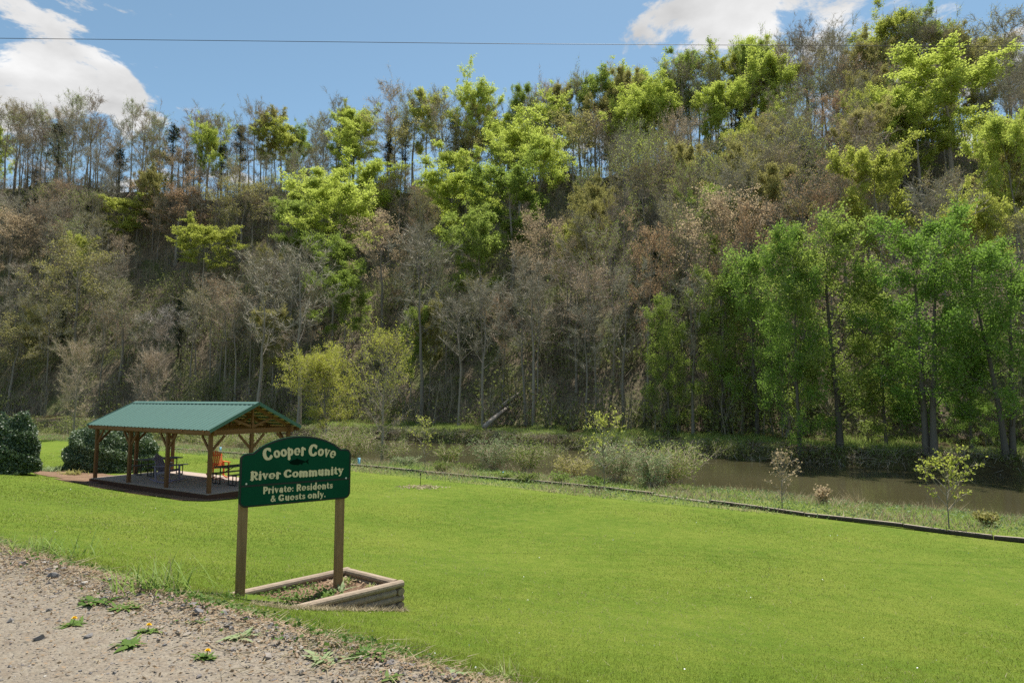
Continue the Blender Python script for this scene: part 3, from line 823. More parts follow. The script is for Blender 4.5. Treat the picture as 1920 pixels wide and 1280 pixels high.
# fallen logs and the pale dead tree on the slope
def log_on_slope(p, q, r, label, mat='bark'):
    p, q = np.asarray(p), np.asarray(q)
    g = Geo(); tube(g, [p, (p + q) / 2 + (0, 0, 0.1), q], [r, r * 0.85, r * 0.6], 7, True)
    tag(part('fallen_log', g, mat, None, True), label, 'log', 'fallen logs on the slope')
for k, (a, b, mt, label) in enumerate([((925, 782), (985, 738), 'bark_pale', 'brown fallen log slanting above the river path in the middle'),
        ((908, 808), (958, 768), 'bark_pale', 'lower fallen log near the bank below the slanting one'),
        ((800, 640), (845, 560), 'bark_pale', 'long pale leaning trunk in the middle of the slope')]):
    p = ground(*a, 50); q = ground(*b, 50)
    if q[1] > p[1] + 14: q = np.append(at(*b, p[1] + 6)[:2], at(*b, p[1] + 6)[2])
    log_on_slope(p + (0, 0, 0.5), q + (0, 0, 0.6), 0.32, label, mt)
w, tw, lf = grow(777, 9, 0.25, 5.0, 16, 8, 12, 0.20, 25, 'round', 0.07, (0.6, 1.6))
make_proto('dead', [('trunk', w, 'bark_pale'), ('twigs', tw, 'twig_pale')])
p = ground(385, 720, 50)
rr = add_tree('dead', 'dead_tree', at(380, 700, 112), 1.0, 0.4, 'pale leafless dead tree with arching white branches on left slope', 'tree')
x, y, z = hill_spot(350, 590, 9); rr.location = (x, y, z); rr.rotation_euler = (0.15, -0.35, 0.3)

# ------------------------------------------------------------------ trees on the lawn side of the river
def lawn_tree(key, px, fy, ty, label, wpx, natH, natW, name='lawn_tree', mats=None, rz=0.0):
    p = dry(ground(px, fy, 10))
    H = at(px, ty, p[1])[2] - p[2]
    sc = H / natH
    sq = (wpx * p[1] / F) / (natW * sc)
    return add_tree(key, name, tuple(p), sc, rz, label, 'tree', None, mats, sq)
w, tw, lf = grow(401, 9, 0.16, 3.2, 34, 9, 26, 0.13, 48, 'vase', 0.022, (0.3, 0.9), sides=6)
make_proto('bare_lawn', [('trunk', w, 'bark'), ('twigs', tw, 'twig_tan')])
w, tw, lf = grow(402, 8, 0.10, 3.4, 44, 9, 14, 0.12, 46, 'oval', 0.02, (0.3, 0.8), 30000, 0.12, 6, 0.2)
make_proto('yellow_lawn', [('trunk', w, 'bark'), ('twigs', tw, 'twig_tan'), ('crown', lf, 'bright_yellow')])
w, tw, lf = grow(403, 11, 0.20, 2.9, 34, 8, 14, 0.16, 40, 'oval', 0.022, (0.3, 0.9), 5000, 0.14, 6, 0.12, 1, 0.55)
make_proto('budding_lawn', [('trunk', w, 'bark_pale'), ('twigs', tw, 'twig_rose'), ('crown', lf, 'bright_yellow')])
lawn_tree('bare_lawn', 138, 824, 645, 'bare tan fan shaped tree on the lawn left of the pavilion', 115, 10.9, 8.2)
lawn_tree('bare_lawn', 272, 812, 662, 'bare tan tree partly hidden behind the pavilion roof', 100, 10.9, 8.2, rz=2.0)
lawn_tree('yellow_lawn', 612, 838, 668, 'dense yellow green oval tree behind the community sign', 140, 10.0, 7.4)
lawn_tree('budding_lawn', 716, 862, 617, 'tall open tree with yellow buds at the top, right of the sign', 122, 13.0, 6.8)

# ------------------------------------------------------------------ shrubs and bushes
def leafy_ball(seed, rx, ry, h, n, size, core=0.86):
    """clipped evergreen: leaves over a lumpy dome and stems inside"""
    rng = np.random.default_rng(seed)
    lf, st = Geo(), Geo()
    d = rng.normal(size=(n, 3)); d /= np.linalg.norm(d, axis=1)[:, None]; d[:, 2] = np.abs(d[:, 2]) * 1.0 - 0.12
    az = np.arctan2(d[:, 1], d[:, 0])
    lump = 1 + 0.05 * np.sin(5 * az + 3 * d[:, 2]) + 0.05 * np.sin(9 * d[:, 2] * 2 + 4 * az) + rng.normal(0, 0.02, n)
    rad = core + (1 - core) * rng.uniform(0, 1, n) ** 0.5
    dz = np.clip(d[:, 2], -0.1, 1)
    full = np.where(dz < 0.55, 1.0, 1.0)
    hor = np.hypot(d[:, 0], d[:, 1]) + 1e-6; k_ = (1 - np.abs(dz) ** 2.25) ** (1 / 2.25) / hor      # fuller shoulders than a sphere
    c = np.column_stack([d[:, 0] * rx * k_, d[:, 1] * ry * k_, 0.10 * h + dz * h * 0.90]) * (rad * lump)[:, None]
    leaves(lf, c, size, rng, 0.0, 0.5)
    for k in range(9):
        a = k * 0.7; e = np.array((math.cos(a) * rx * 0.6, math.sin(a) * ry * 0.6, h * 0.65))
        tube(st, [(0, 0, -0.2), e * 0.5, e], [0.06, 0.04, 0.015], 4)
    inner = Geo()
    # dense inner twigs that stop light passing straight through
    q_ = rng.normal(size=(2600, 3)); q_ /= np.linalg.norm(q_, axis=1)[:, None]; q_ *= rng.uniform(0.3, 0.8, (2600, 1)); q_[:, 2] = np.abs(q_[:, 2])
    leaves(lf, q_ * (rx, ry, h * 0.95) + (0, 0, 0.06), size * 1.8, rng)
    return lf, st
def evergreen(px, base_py, wpx, hpx, label, seed, n):
    p = ground(px, base_py, 10)
    rx = wpx * p[1] / F / 2; h = hpx * p[1] / F
    lf, st = leafy_ball(seed, rx, rx, h, n, 0.13)
    r = link('evergreen_shrub', None, None, tuple(p)); tag(r, label, 'shrub')
    part('leaves', lf, 'laurel', r); part('stems', st, 'bark_dark', r)
evergreen(8, 886, 104, 117, 'big clipped evergreen shrub cut by the left edge', 11, 26000)
evergreen(210, 880, 148, 90, 'round clipped evergreen shrub beside the left end of the pavilion', 12, 30000)

def arching_bush(seed, w, h, stems, leaf, lsize, tw=0.018, arch=1.0):
    rng = np.random.default_rng(seed)
    st, lf = Geo(), Geo()
    tp, tq = [], []
    for k in range(stems):
        a = rng.uniform(0, 6.28); r = w * rng.uniform(0.3, 1.0); hh = h * rng.uniform(0.6, 1.05)
        e = np.linspace(0, 1, 7)
        b0 = np.array((math.cos(a) * w * 0.25, math.sin(a) * w * 0.25, 0)) * rng.uniform(0, 1)
        P_ = b0 + np.column_stack([math.cos(a) * r * e ** 1.3, math.sin(a) * r * e ** 1.3, hh * (e * (1 + 0.5 * arch) - 0.5 * arch * e ** 2.5)])
        P_[0, 2] = -0.15
        tube(st, P_, 0.014 * (1 - 0.75 * e), 3)
        u = rng.uniform(0.2, 1, 16)
        q = np.stack([np.interp(u, e, P_[:, j]) for j in range(3)], 1)
        tp.append(q); tq.append(q + (rng.normal(0, 1, (16, 3)) + (math.cos(a) * .5, math.sin(a) * .5, .4)) * 0.16 * h)
    tp, tq = np.concatenate(tp), np.concatenate(tq)
    slivers(st, tp, tq, tw, rng)
    pk = rng.integers(0, len(tp), leaf)
    leaves(lf, tp[pk] + (tq - tp)[pk] * rng.uniform(0, 1.1, (leaf, 1)) + rng.normal(0, 0.04, (leaf, 3)), lsize, rng)
    return st, lf
def bush(px, base_py, wpx, hpx, label, seed, mat='bush_leaf', dens=1.0, stem='twig_tan', group='bushes along the near river bank', lsize=0.11, name='riverside_bush', cat='bush'):
    p = dry(ground(px, base_py, 10))
    st, lf = arching_bush(seed, wpx * p[1] / F / 2, hpx * p[1] / F, int(56 * dens) + 6, int(2600 * dens), lsize)
    r = link(name, None, None, tuple(p)); tag(r, label, cat, group)
    part('stems', st, stem, r); part('foliage', lf, mat, r)
bush(655, 862, 120, 58, 'leafy green bush between the sign and the tall budding tree', 21, 'bush_leaf', 2.0)
bush(735, 865, 70, 42, 'pale tangled bush at the foot of the tall budding tree', 22, 'bush_leaf', 0.7, lsize=0.09)
bush(842, 868, 60, 38, 'small green bush left of the arching bushes by the water', 23, 'bush_leaf', 0.6)
bush(925, 872, 95, 55, 'arching grey green bush by the water left of centre', 24, 'grey_weed', 1.1)
bush(990, 880, 75, 52, 'arching bush beside the second blue tube by the water', 25, 'bush_leaf', 0.9)
bush(1070, 890, 90, 40, 'low brown stemmed bush left of the young yellow tree', 26, 'olive', 0.7)
bush(1155, 905, 110, 68, 'rounded grey green bush behind the young yellow tree', 27, 'grey_weed', 1.3)
bush(1262, 912, 130, 70, 'wide arching bush at the river bend right of centre', 28, 'bush_leaf', 1.5)
bush(1225, 915, 80, 60, 'dull green bush left of the wide bush at the river bend', 29, 'grey_weed', 0.9)
bush(1035, 868, 70, 30, 'low green bush at the water edge in the middle', 30, 'bush_leaf', 0.6)
bush(490, 850, 90, 40, 'green bush seen under the right end of the pavilion', 31, 'bush_leaf', 1.0)
bush(420, 838, 110, 30, 'low green bush seen beneath the pavilion roof', 32, 'bush_leaf', 1.0)
bush(560, 845, 90, 36, 'green thicket left of the oval yellow tree', 33, 'bush_leaf', 1.0)
bush(1850, 985, 36, 22, 'small brown weed clump near the right end of the edging', 34, 'olive', 0.3)
bush(1545, 945, 30, 26, 'small dry weed clump near the water at right', 35, 'tan_bud', 0.25)
LR2 = random.Random(31)
for k, px in enumerate(range(770, 1330, 56)):
    py = 880 + (px - 748) * 0.062 + LR2.uniform(-9, 9)
    bush(px + LR2.uniform(-9, 9), py, LR2.uniform(40, 70), LR2.uniform(8, 18), 'low tangled green shrub in the fringe along the near water edge', 300 + k, LR2.choice(['bush_leaf', 'grey_weed', 'bush_leaf', 'wild_blade']), LR2.uniform(.35, .7), group='low shrubs fringing the near bank', lsize=.09)
# young planted trees with thin stems
def young_tree(px, fy, ty, wpx, label, seed, mat, leaf, stem='twig_tan'):
    p = dry(ground(px, fy, 8)); H = at(px, ty, p[1])[2] - p[2]; R = wpx * p[1] / F / 2
    w, tw, lf = grow(seed, H, 0.22, R, 13, 4, 6, 0.022, 42, 'oval', 0.012, (0.12, 0.35), leaf, 0.10, 5, 0.06, 1, 0.35)
    r = link('young_tree', None, None, tuple(p)); tag(r, label, 'tree', 'young trees planted beyond the edging')
    part('trunk', w, 'bark', r); part('twigs', tw, stem, r)['kind'] = 'stuff'; part('crown', lf, mat, r)
young_tree(1133, 912, 798, 95, 'young tree with bright yellow leaves in the riverside strip', 61, 'yellow_green', 800)
young_tree(797, 882, 795, 40, 'slim young yellow green tree left of the arching bushes', 62, 'yellow_green', 350)
young_tree(1467, 952, 866, 50, 'thin young tree with tan buds right of the river bend', 63, 'tan_bud', 260)
young_tree(1780, 990, 874, 80, 'young yellow leaved shrub tree near the right of the strip', 64, 'yellow_green', 700)
# pampas-like dry clump
g = Geo(); rng = np.random.default_rng(9); p = dry(ground(1612, 932, 10))
a = np.zeros((60, 3)) + rng.normal(0, .08, (60, 3)); b = a + np.column_stack([rng.normal(-.45, .3, 60), rng.normal(0, .2, 60), rng.uniform(.5, 1.1, 60)])
a[:, 2] = -0.05; slivers(g, a, b, 0.03, rng)
tag(link('dry_grass_clump', g.mesh('dry_grass_clump', 'straw'), None, tuple(p)), 'clump of dry pale grass leaning over the water', 'grass clump')

# ------------------------------------------------------------------ wild grass strips (uncountable)
def blades_mesh(name, X, Y, hgt, wid, mat, rng, lean=0.35, label=None, cat='grass', zoff=0.0):
    n = len(X); Z = hz(X, Y) + zoff
    p = np.column_stack([X, Y, Z - 0.01])
    az = rng.uniform(0, 6.28, n); ln = rng.normal(0, lean, (n, 2))
    h = np.broadcast_to(hgt, (n,)) * rng.uniform(0.55, 1.2, n)
    w = np.broadcast_to(wid, (n,)) * rng.uniform(0.6, 1.3, n) / 2
    sd = np.column_stack([np.cos(az), np.sin(az), np.zeros(n)]) * w[:, None]
    tip = p + np.column_stack([ln * h[:, None], h])
    g = Geo(); g.add(np.stack([p - sd, p + sd, tip], 1).reshape(-1, 3), np.arange(3 * n).reshape(-1, 3))
    o = link(name, g.mesh(name, mat)); tag(o, label, cat, None, 'stuff')
    return o
rng = np.random.default_rng(3)
PLANTER = None
def polar(n, r0, r1, amax=0.95):
    r = np.exp(rng.uniform(math.log(r0), math.log(r1), n)); a = rng.uniform(-amax, amax, n)
    return r * np.sin(a), r * np.cos(a), r
def inside_deck(X, Y, m=0.4):
    dx, dy = X + 11.74, Y - 24.8
    a = 0.84 * dx - 0.544 * dy; b = 0.544 * dx + 0.84 * dy
    return (a > -9.3 - m) & (a < 0.3 + m) & (b > -0.3 - m) & (b < 3.95 + m)
PL = np.array([(-1.37, 7.96), (-2.17, 8.55), (-3.16, 7.51), (-2.65, 6.70)])   # planter corners
def inside_planter(X, Y):
    c = PL.mean(0); ok = np.ones(len(X), bool)
    for i in range(4):
        a, b = PL[i], PL[(i + 1) % 4]
        ok &= ((b[0] - a[0]) * (Y - a[1]) - (b[1] - a[1]) * (X - a[0])) > 0
    return ok
def mulch_zone(X, Y):
    dx, dy = X + 11.74, Y - 24.8
    a = 0.84 * dx - 0.544 * dy; b = 0.544 * dx + 0.84 * dy
    e1 = (a > -9.6) & (a < 0.9) & (b > -1.35 - 0.15 * np.sin(a * 2)) & (b < 1.2)
    e2 = ((a + 11.5) / 4.2) ** 2 + ((b - 0.6) / 1.7) ** 2 < 1
    return e1 | e2
X, Y, r = polar(820000, 3.2, 60)
s_, ne_ = to_sn(X, Y)
edge_w = 3.15 + 0.22 * np.sin(s_ * 2.3) + 0.15 * np.sin(s_ * 5.9 + 1) + rng.normal(0, .10, len(X))
k = (ne_ > edge_w) & (ne_ < 25.0) & ~inside_planter(X, Y) & ~inside_deck(X, Y) & ~mulch_zone(X, Y)
X, Y, r = X[k], Y[k], r[k]
k = rng.uniform(0, 1, len(X)) < 0.035 * (1 + np.sin(X * .9) * np.sin(Y * .7 + 1))
blades_mesh('lawn_dead_grass', X[k], Y[k], 0.04 + 0.0006 * r[k], 0.003 * np.maximum(1, r[k] / 4.5), 'straw', rng, 0.9, 'dead straw coloured blades in the mown lawn')
mow = 0.75 + 0.25 * np.sin(X * .55 + 1.3 * np.sin(Y * .31)) * np.sin(Y * .47 + .8)
blades_mesh('lawn_grass', X, Y, (0.034 + 0.0007 * r + 0.018 * np.clip((9 - r) / 5, 0, 1)) * mow, 0.0034 * np.maximum(1, r / 4.5) ** 0.95, 'blade', rng, 0.6, 'short bright green mown lawn grass')
# a thin scatter of pale clover heads
k = rng.uniform(0, 1, len(X)) < 0.0003
g = Geo(); c = np.column_stack([X[k], Y[k], hz(X[k], Y[k]) + 0.05]); leaves(g, c, 0.008 + 0.0010 * r[k], rng, 0, 1.0)
tag(link('clover_heads', g.mesh('clover_heads', 'white_flower')), 'tiny pale clover heads dotted over the lawn', 'flowers', None, 'stuff')
# riverside strip
n = 150000
s_ = rng.uniform(-130, 34, n); ne_ = rng.uniform(25.5, 35.6, n)
X, Y = to_xy(s_, ne_); k = (Y > 10) & (np.abs(X / np.maximum(Y, 1)) < 1.0); X, Y, s_, ne_ = X[k], Y[k], s_[k], ne_[k]
pat = np.sin(s_ * 0.7) * np.sin(ne_ * 0.9 + s_ * 0.2) + rng.normal(0, .5, len(X))
hh = (0.13 + 0.16 * np.clip(pat, 0, 2)) * np.interp(ne_, [25.5, 27.5], [.6, 1])
blades_mesh('riverside_grass', X[pat < .75], Y[pat < .75], hh[pat < .75], 0.028, 'wild_blade', rng, 0.5, 'rough green grass between the edging and the river')
k = (pat > .2) & (rng.uniform(0, 1, len(X)) < .6)
blades_mesh('riverside_straw', X[k], Y[k], hh[k] * 1.5, 0.03, 'straw', rng, 0.6, 'dry straw and dead stalks beside the river')
n = 30000
s_ = rng.uniform(-110, 34, n); ne_ = rng.uniform(25.5, 34.5, n); X, Y = to_xy(s_, ne_)
g = Geo(); leaves(g, np.column_stack([X, Y, hz(X, Y) + rng.uniform(.02, .22, n)]), 0.10, rng)
tag(link('riverside_weeds', g.mesh('riverside_weeds', 'grey_weed')), 'low leafy weeds in the riverside strip', 'weeds', None, 'stuff')
# far bank: grass on the ledge, brush and roots hanging over the water
n = 90000
s_ = rng.uniform(-110, 16, n); ne_ = 56.5 + np.abs(rng.normal(0, 6.5, n)); X, Y = to_xy(s_, ne_)
k = np.sin(s_ * .55) + np.sin(s_ * 1.7 + ne_) * .7 + np.sin(ne_ * 1.1 + s_ * .2) + rng.normal(0, .7, n) > -.3; X, Y = X[k], Y[k]
blades_mesh('far_bank_grass', X, Y, 0.42, 0.06, 'wild_blade', rng, 0.6, 'rough grass along the far bank ledge')
n = 14000
s_ = rng.uniform(-150, 16, n); ne_ = rng.normal(57.0, .55, n); X, Y = to_xy(s_, ne_); Z = hz(X, Y)
p = np.column_stack([X, Y, np.maximum(Z, WATER) + rng.uniform(0, .5, n)]); g = Geo()
slivers(g, p, p + np.column_stack([rng.normal(-.3, .4, n), rng.normal(-.45, .4, n), rng.normal(-.05, .4, n)]), 0.035, rng)
tag(link('bank_brush', g.mesh('bank_brush', 'under_twig')), 'tangled brush and roots along the far water edge', 'brush', None, 'stuff')
n = 16000
s_ = rng.uniform(-150, 16, n); cl = np.sin(s_ * .9) + np.sin(s_ * .37 + 1) + np.sin(s_ * 2.1) * .5; ne_ = rng.normal(56.7, .5, n)
k = cl + rng.normal(0, .6, n) > .2; X, Y = to_xy(s_[k], ne_[k]); g = Geo()
leaves(g, np.column_stack([X, Y, np.maximum(hz(X, Y), WATER + .3) + rng.uniform(0, .7, k.sum())]), 0.2, rng)
tag(link('bank_shrubs', g.mesh('bank_shrubs', 'undergrowth')), 'dark leafy growth along the far water edge', 'undergrowth', None, 'stuff')
# thicket on the near bank far left, hiding the river there
n = 5200
s_ = rng.uniform(-190, -66, n); ne_ = rng.uniform(33.5, 38.5, n); X, Y = to_xy(s_, ne_); Z = np.maximum(hz(X, Y), WATER)
gl, gt = Geo(), Geo()
hgt = 1.1 + 0.9 * (np.sin(s_ * .33) + np.sin(s_ * .87 + 1) * .6) + rng.uniform(0, .8, n); hgt = np.clip(hgt, .5, 4)
for q in range(7):
    leaves(gl, np.column_stack([X + rng.normal(0, .5, n), Y + rng.normal(0, .5, n), Z + hgt * rng.uniform(.05, 1, n)]), .26, rng)
p = np.column_stack([X, Y, Z]); slivers(gt, p, p + np.column_stack([rng.normal(0, .5, n), rng.normal(0, .5, n), hgt * 1.25]), .05, rng)
tag(link('bank_thicket', gl.mesh('bank_thicket', 'undergrowth')), 'dark leafy thicket at the far end of the left lawn', 'thicket', None, 'stuff')
tag(link('bank_canes', gt.mesh('bank_canes', 'under_twig')), 'thin grey canes in the thicket beyond the left lawn', 'brush', None, 'stuff')

# mulch around the pavilion and shrubs
g = Geo(); gx = np.arange(-17, 2.6, .25); gy = np.arange(-1.8, 3.2, .25)
A, B = np.meshgrid(gx, gy); Xm = -11.74 + .84 * A + .544 * B; Ym = 24.8 - .544 * A + .84 * B
ins = mulch_zone(Xm, Ym) ; idx = np.arange(A.size).reshape(A.shape)
cell = ins[:-1, :-1] & ins[1:, :-1] & ins[:-1, 1:] & ins[1:, 1:]
q = np.stack([idx[:-1, :-1], idx[:-1, 1:], idx[1:, 1:], idx[1:, :-1]], -1)[cell]
g.add(np.stack([Xm, Ym, hz(Xm, Ym) + .02], -1).reshape(-1, 3), q)
link('mulch_bed', g.mesh('mulch_bed', 'mulch', True))['kind'] = 'structure'

# ------------------------------------------------------------------ timber edging of the lawn
EP = [(317, 842), (452, 852.5), (560, 862), (650, 872), (725, 880), (800, 887.5), (870, 894), (940, 900), (1010, 906), (1085, 913), (1160, 920.5), (1228, 928.5), (1330, 943.5), (1420, 955), (1510, 967), (1600, 978.5), (1690, 990), (1780, 1001), (1860, 1010.5), (1950, 1021), (2050, 1033)]
EW = [ground(*e, 8) for e in EP]
for i_, w_ in enumerate(EW): w_ += np.array((0.05 * math.sin(i_ * 2.1), 0.05 * math.cos(i_ * 3.3), 0.018 * math.sin(i_ * 1.7)))
er = link('timber_edging', None, None, tuple(EW[10])); tag(er, 'long low edging of weathered timbers between lawn and riverside strip', 'edging')
for i in range(len(EW) - 1):
    a, b = EW[i] - EW[10], EW[i + 1] - EW[10]
    gap = (b - a) / np.linalg.norm(b - a) * 0.012
    pale = i == 11
    g = Geo(); beam(g, a + gap + (0, 0, 0.03 if pale else 0.07), b - gap + (0, 0, 0.02 if pale else 0.07 + 0.01 * (i % 2)), 0.14, 0.08 if pale else 0.12, chamfer=0.02)
    o = part('timber', g, 'edge_pale' if pale else 'edge', er)
    if pale: o['label'] = 'pale flat board filling a gap in the edging'
    if not pale:
        g = Geo(); beam(g, a + gap * 3 + (0, 0, 0.136), b - gap * 3 + (0, 0, 0.136 + 0.01 * (i % 2)), 0.11, 0.012); part('worn_top', g, 'edge_pale', o)  # thin paler strip along the top of each dark timber
# blue tree tubes and the marker stake
def shelter(px, fy, ty, wpx, label):
    p = ground(px, fy, 8); h = at(px, ty, p[1])[2] - p[2]; r = wpx * p[1] / F / 2
    e = link('tree_shelter', None, None, tuple(p)); tag(e, label, 'tree tube', 'blue tree shelters')
    g = Geo(); an = np.linspace(0, 2 * math.pi, 13)[:-1]
    ring = lambda rr, z: np.column_stack([np.cos(an) * rr, np.sin(an) * rr, np.full(12, z)])
    v = np.concatenate([ring(r, -.03), ring(r, h), ring(r * .86, h), ring(r * .86, -.03)])
    q = [(k * 12 + i, k * 12 + (i + 1) % 12, k * 12 + 12 + (i + 1) % 12, k * 12 + 12 + i) for k in range(3) for i in range(12)]
    g.add(v, q); part('tube', g, 'tube_blue', e, True)
    g = Geo(); tube(g, [(0, 0, 0), (.02, 0, h * .8), (.05, .02, h * 1.9)], [.012, .01, .004], 4); part('stem', g, 'bark', e)
    g = Geo(); box(g, (r, -.012, -.1), (r + .025, .012, h * .9)); part('stake', g, 'edge_pale', e)
shelter(673, 872, 858, 5, 'pale blue tree tube beside the tall budding tree')
shelter(945, 894, 884, 6, 'pale blue tree tube at the edging in front of arching bushes')
shelter(413, 848, 838, 4, 'pale blue tree tube seen beneath the pavilion')
p = ground(788, 913, 8)
e = link('marker_stake', None, None, tuple(p)); tag(e, 'thin dark stake standing alone on the lawn', 'stake')
g = Geo(); tube(g, [(0, 0, -.1), (0.01, 0, .62)], .014, 5, True); part('rod', g, 'black_metal', e)
g = Geo(); box(g, (-.03, -.02, .56), (.03, .02, .66)); part('cap', g, 'black_metal', e)
g = Geo(); n = 260; leaves(g, np.column_stack([rng.normal(0, .55, n), rng.normal(0, .35, n), np.full(n, .05)]) + (0, -.1, 0), .12, rng, .8)
tag(link('mown_clippings', g.mesh('mown_clippings', 'straw'), None, tuple(p)), 'patch of dry straw around the lone stake', 'straw', None, 'stuff')

# ------------------------------------------------------------------ pavilion (local x runs to the near corner, y to the back)
PAV = link('picnic_pavilion', None, None, (-11.56, 24.8, -1.99), math.atan2(-0.544, 0.84))
tag(PAV, 'open timber picnic pavilion with green metal gable roof on a deck', 'pavilion')
PLEN, PWID, PH = 8.9, 3.55, 2.18
RIDGE, EAVE, OH = 3.42, 2.40, 0.30
dk = link('deck', None, PAV)
bw = 0.14
bg_ = Geo(); beam(bg_, (-PLEN - .12, 0, -.019), (.12, 0, -.019), bw - .003, .036)
bm_ = bg_.mesh('deck_board', 'deck')
nb = int((PWID + .3) / bw)
for i in range(nb):
    o = link('deck_board', bm_, PAV, (0, -.13 + (i + .5) * bw, 0))
COL.objects.unlink(dk); bpy.data.objects.remove(dk)
y0, y1 = -.15, -.13 + nb * bw + .02
for a, b in (((-PLEN - .14, y0 - .01, -.15), (.16, y0 - .01, -.15)), ((-PLEN - .14, y1 + .01, -.15), (.16, y1 + .01, -.15)), ((.14, y0 + .01, -.152), (.14, y1 - .01, -.152)), ((-PLEN - .14, y0 + .012, -.152), (-PLEN - .14, y1 - .012, -.152))):
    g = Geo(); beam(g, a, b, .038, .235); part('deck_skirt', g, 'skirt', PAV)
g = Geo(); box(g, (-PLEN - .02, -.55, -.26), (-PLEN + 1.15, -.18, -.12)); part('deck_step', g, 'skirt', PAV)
# posts with knee braces
posts = [(-PLEN * k / 3, 0.0) for k in range(4)] + [(-PLEN * k / 3, PWID) for k in (0, 3)] + [(0, PWID / 2), (-PLEN, PWID / 2)]
for (px_, py_) in posts:
    g = Geo(); beam(g, (px_, py_, -.02), (px_, py_, PH), .135, .135, (0, 1, 0), .012)
    po = part('post', g, 'cedar', PAV)
    dirs = []
    if py_ in (0.0, PWID):
        if px_ > -PLEN + .1: dirs.append((-1, 0))
        if px_ < -.1: dirs.append((1, 0))
    if px_ in (0, -PLEN):
        if py_ < PWID - .1: dirs.append((0, 1))
        if py_ > .1: dirs.append((0, -1))
    for dx, dy in dirs:
        g = Geo(); beam(g, (px_ + dx * .06, py_ + dy * .06, PH - .58), (px_ + dx * .58, py_ + dy * .58, PH - .02), .055, .085)
        part('knee_brace', g, 'cedar', po)
for yy in (0, PWID):
    g = Geo(); beam(g, (-PLEN - .20, yy, PH + .115), (.28, yy, PH + .115), .10, .225, chamfer=.01); part('eave_beam', g, 'cedar_x', PAV)
# five trusses
for k, xx in enumerate(np.linspace(0.0, -PLEN, 7)):
    tr = link('roof_truss', None, PAV, (xx, 0, 0))
    zc = PH + .09
    g = Geo(); beam(g, (0, .055, zc + .02), (0, PWID - .055, zc + .02), .07, .20, chamfer=.008); o = g.mesh('roof_truss', 'cedar_x'); 
    tr2 = link('tie_beam', o, None); tr2.parent = PAV; tr2.location = (xx, 0, 0)
    for nm, a, b, w in (('king_post', (0, PWID / 2, zc + .125), (0, PWID / 2, RIDGE - .16), .12), ('web_brace', (0, PWID / 2 - .06, zc + .2), (0, PWID * .23, RIDGE - .62), .09), ('web_brace', (0, PWID / 2 + .06, zc + .2), (0, PWID * .77, RIDGE - .62), .09),
                     ('rafter', (0, -.30, EAVE - .10), (0, PWID / 2 - .003, RIDGE - .13), .14), ('rafter', (0, PWID + .30, EAVE - .10), (0, PWID / 2 + .003, RIDGE - .13), .14)):
        g = Geo(); beam(g, a, b, .065 if nm != 'king_post' else .068, w, (0, 0, 1) if nm == 'rafter' else (1, 0, 0) if nm == 'x' else (0, 0, 1)); part(nm, g, 'cedar_x', tr2)
    bpy.data.objects.remove(tr)
sl = (RIDGE - EAVE) / (PWID / 2 + OH)
for side in (-1, 1):
    for k in range(7):
        f = .06 + k * .145
        yy = PWID / 2 + side * (PWID / 2 + OH) * f; zz = RIDGE - (RIDGE - EAVE) * f - .035
        g = Geo(); beam(g, (-PLEN - .22, yy, zz), (.34, yy, zz), .10, .035, (0, side * sl, 1)); part('purlin', g, 'purlin', PAV)
# ribbed roof sheets: eleven on each slope
npan = 11; pw = (PLEN + .68) / npan
def sheet_mesh(side):
    g = Geo()
    xs, zs = [], []
    ribs = 3
    for r_ in range(ribs):
        x0 = r_ * pw / ribs
        xs += [x0, x0 + .03, x0 + .05, x0 + .085]; zs += [0, 0, .030, .030]
        xs += [x0 + .105]; zs += [0]
    xs.append(pw); zs.append(0)
    xs, zs = np.array(xs), np.array(zs)
    top = np.column_stack([xs, np.full(len(xs), 0.0), RIDGE + zs]); bot = np.column_stack([xs, np.full(len(xs), side * (PWID / 2 + OH)), EAVE + zs])
    n_ = len(xs); lo = np.array((0, 0, -.006))
    g.add(np.concatenate([top, bot, top + lo, bot + lo]),
          [(i, i + n_, i + n_ + 1, i + 1) if side < 0 else (i, i + 1, i + n_ + 1, i + n_) for i in range(n_ - 1)],
          [(2 * n_ + i, 2 * n_ + i + 1, 3 * n_ + i + 1, 3 * n_ + i) for i in range(n_ - 1)],
          [(n_ + i, 3 * n_ + i, 3 * n_ + i + 1, n_ + i + 1) for i in range(n_ - 1)])
    return g.mesh('roof_sheet', 'roof')
for side in (-1, 1):
    me = sheet_mesh(side)
    for k in range(npan):
        link('roof_sheet', me, PAV, (-PLEN - .28 + k * pw + .001, PWID / 2, 0))
for side in (-1, 1):
    g = Geo(); yy = PWID / 2; a = np.array((-PLEN - .30, yy, RIDGE + .045)); b = np.array((.42, yy, RIDGE + .045))
    d = np.array((0, side * .17, -.17 * sl)); g.add([a, b, b + d, a + d, a - (0, 0, .006), b - (0, 0, .006), b + d - (0, 0, .008), a + d - (0, 0, .008)], [(0, 1, 2, 3), (7, 6, 5, 4), (3, 2, 6, 7)])
    part('ridge_cap', g, 'roof', PAV)
    for xx in (.42, -PLEN - .30):
        g = Geo(); beam(g, (xx, PWID / 2 + side * .002, RIDGE - .02), (xx, PWID / 2 + side * (PWID / 2 + OH + .02), EAVE - .03), .025, .13); part('rake_trim', g, 'roof', PAV)
    g = Geo(); beam(g, (-PLEN - .26, PWID / 2 + side * (PWID / 2 + OH - .03), EAVE - .09), (.38, PWID / 2 + side * (PWID / 2 + OH - .03), EAVE - .09), .03, .15); part('fascia', g, 'cedar_x', PAV)

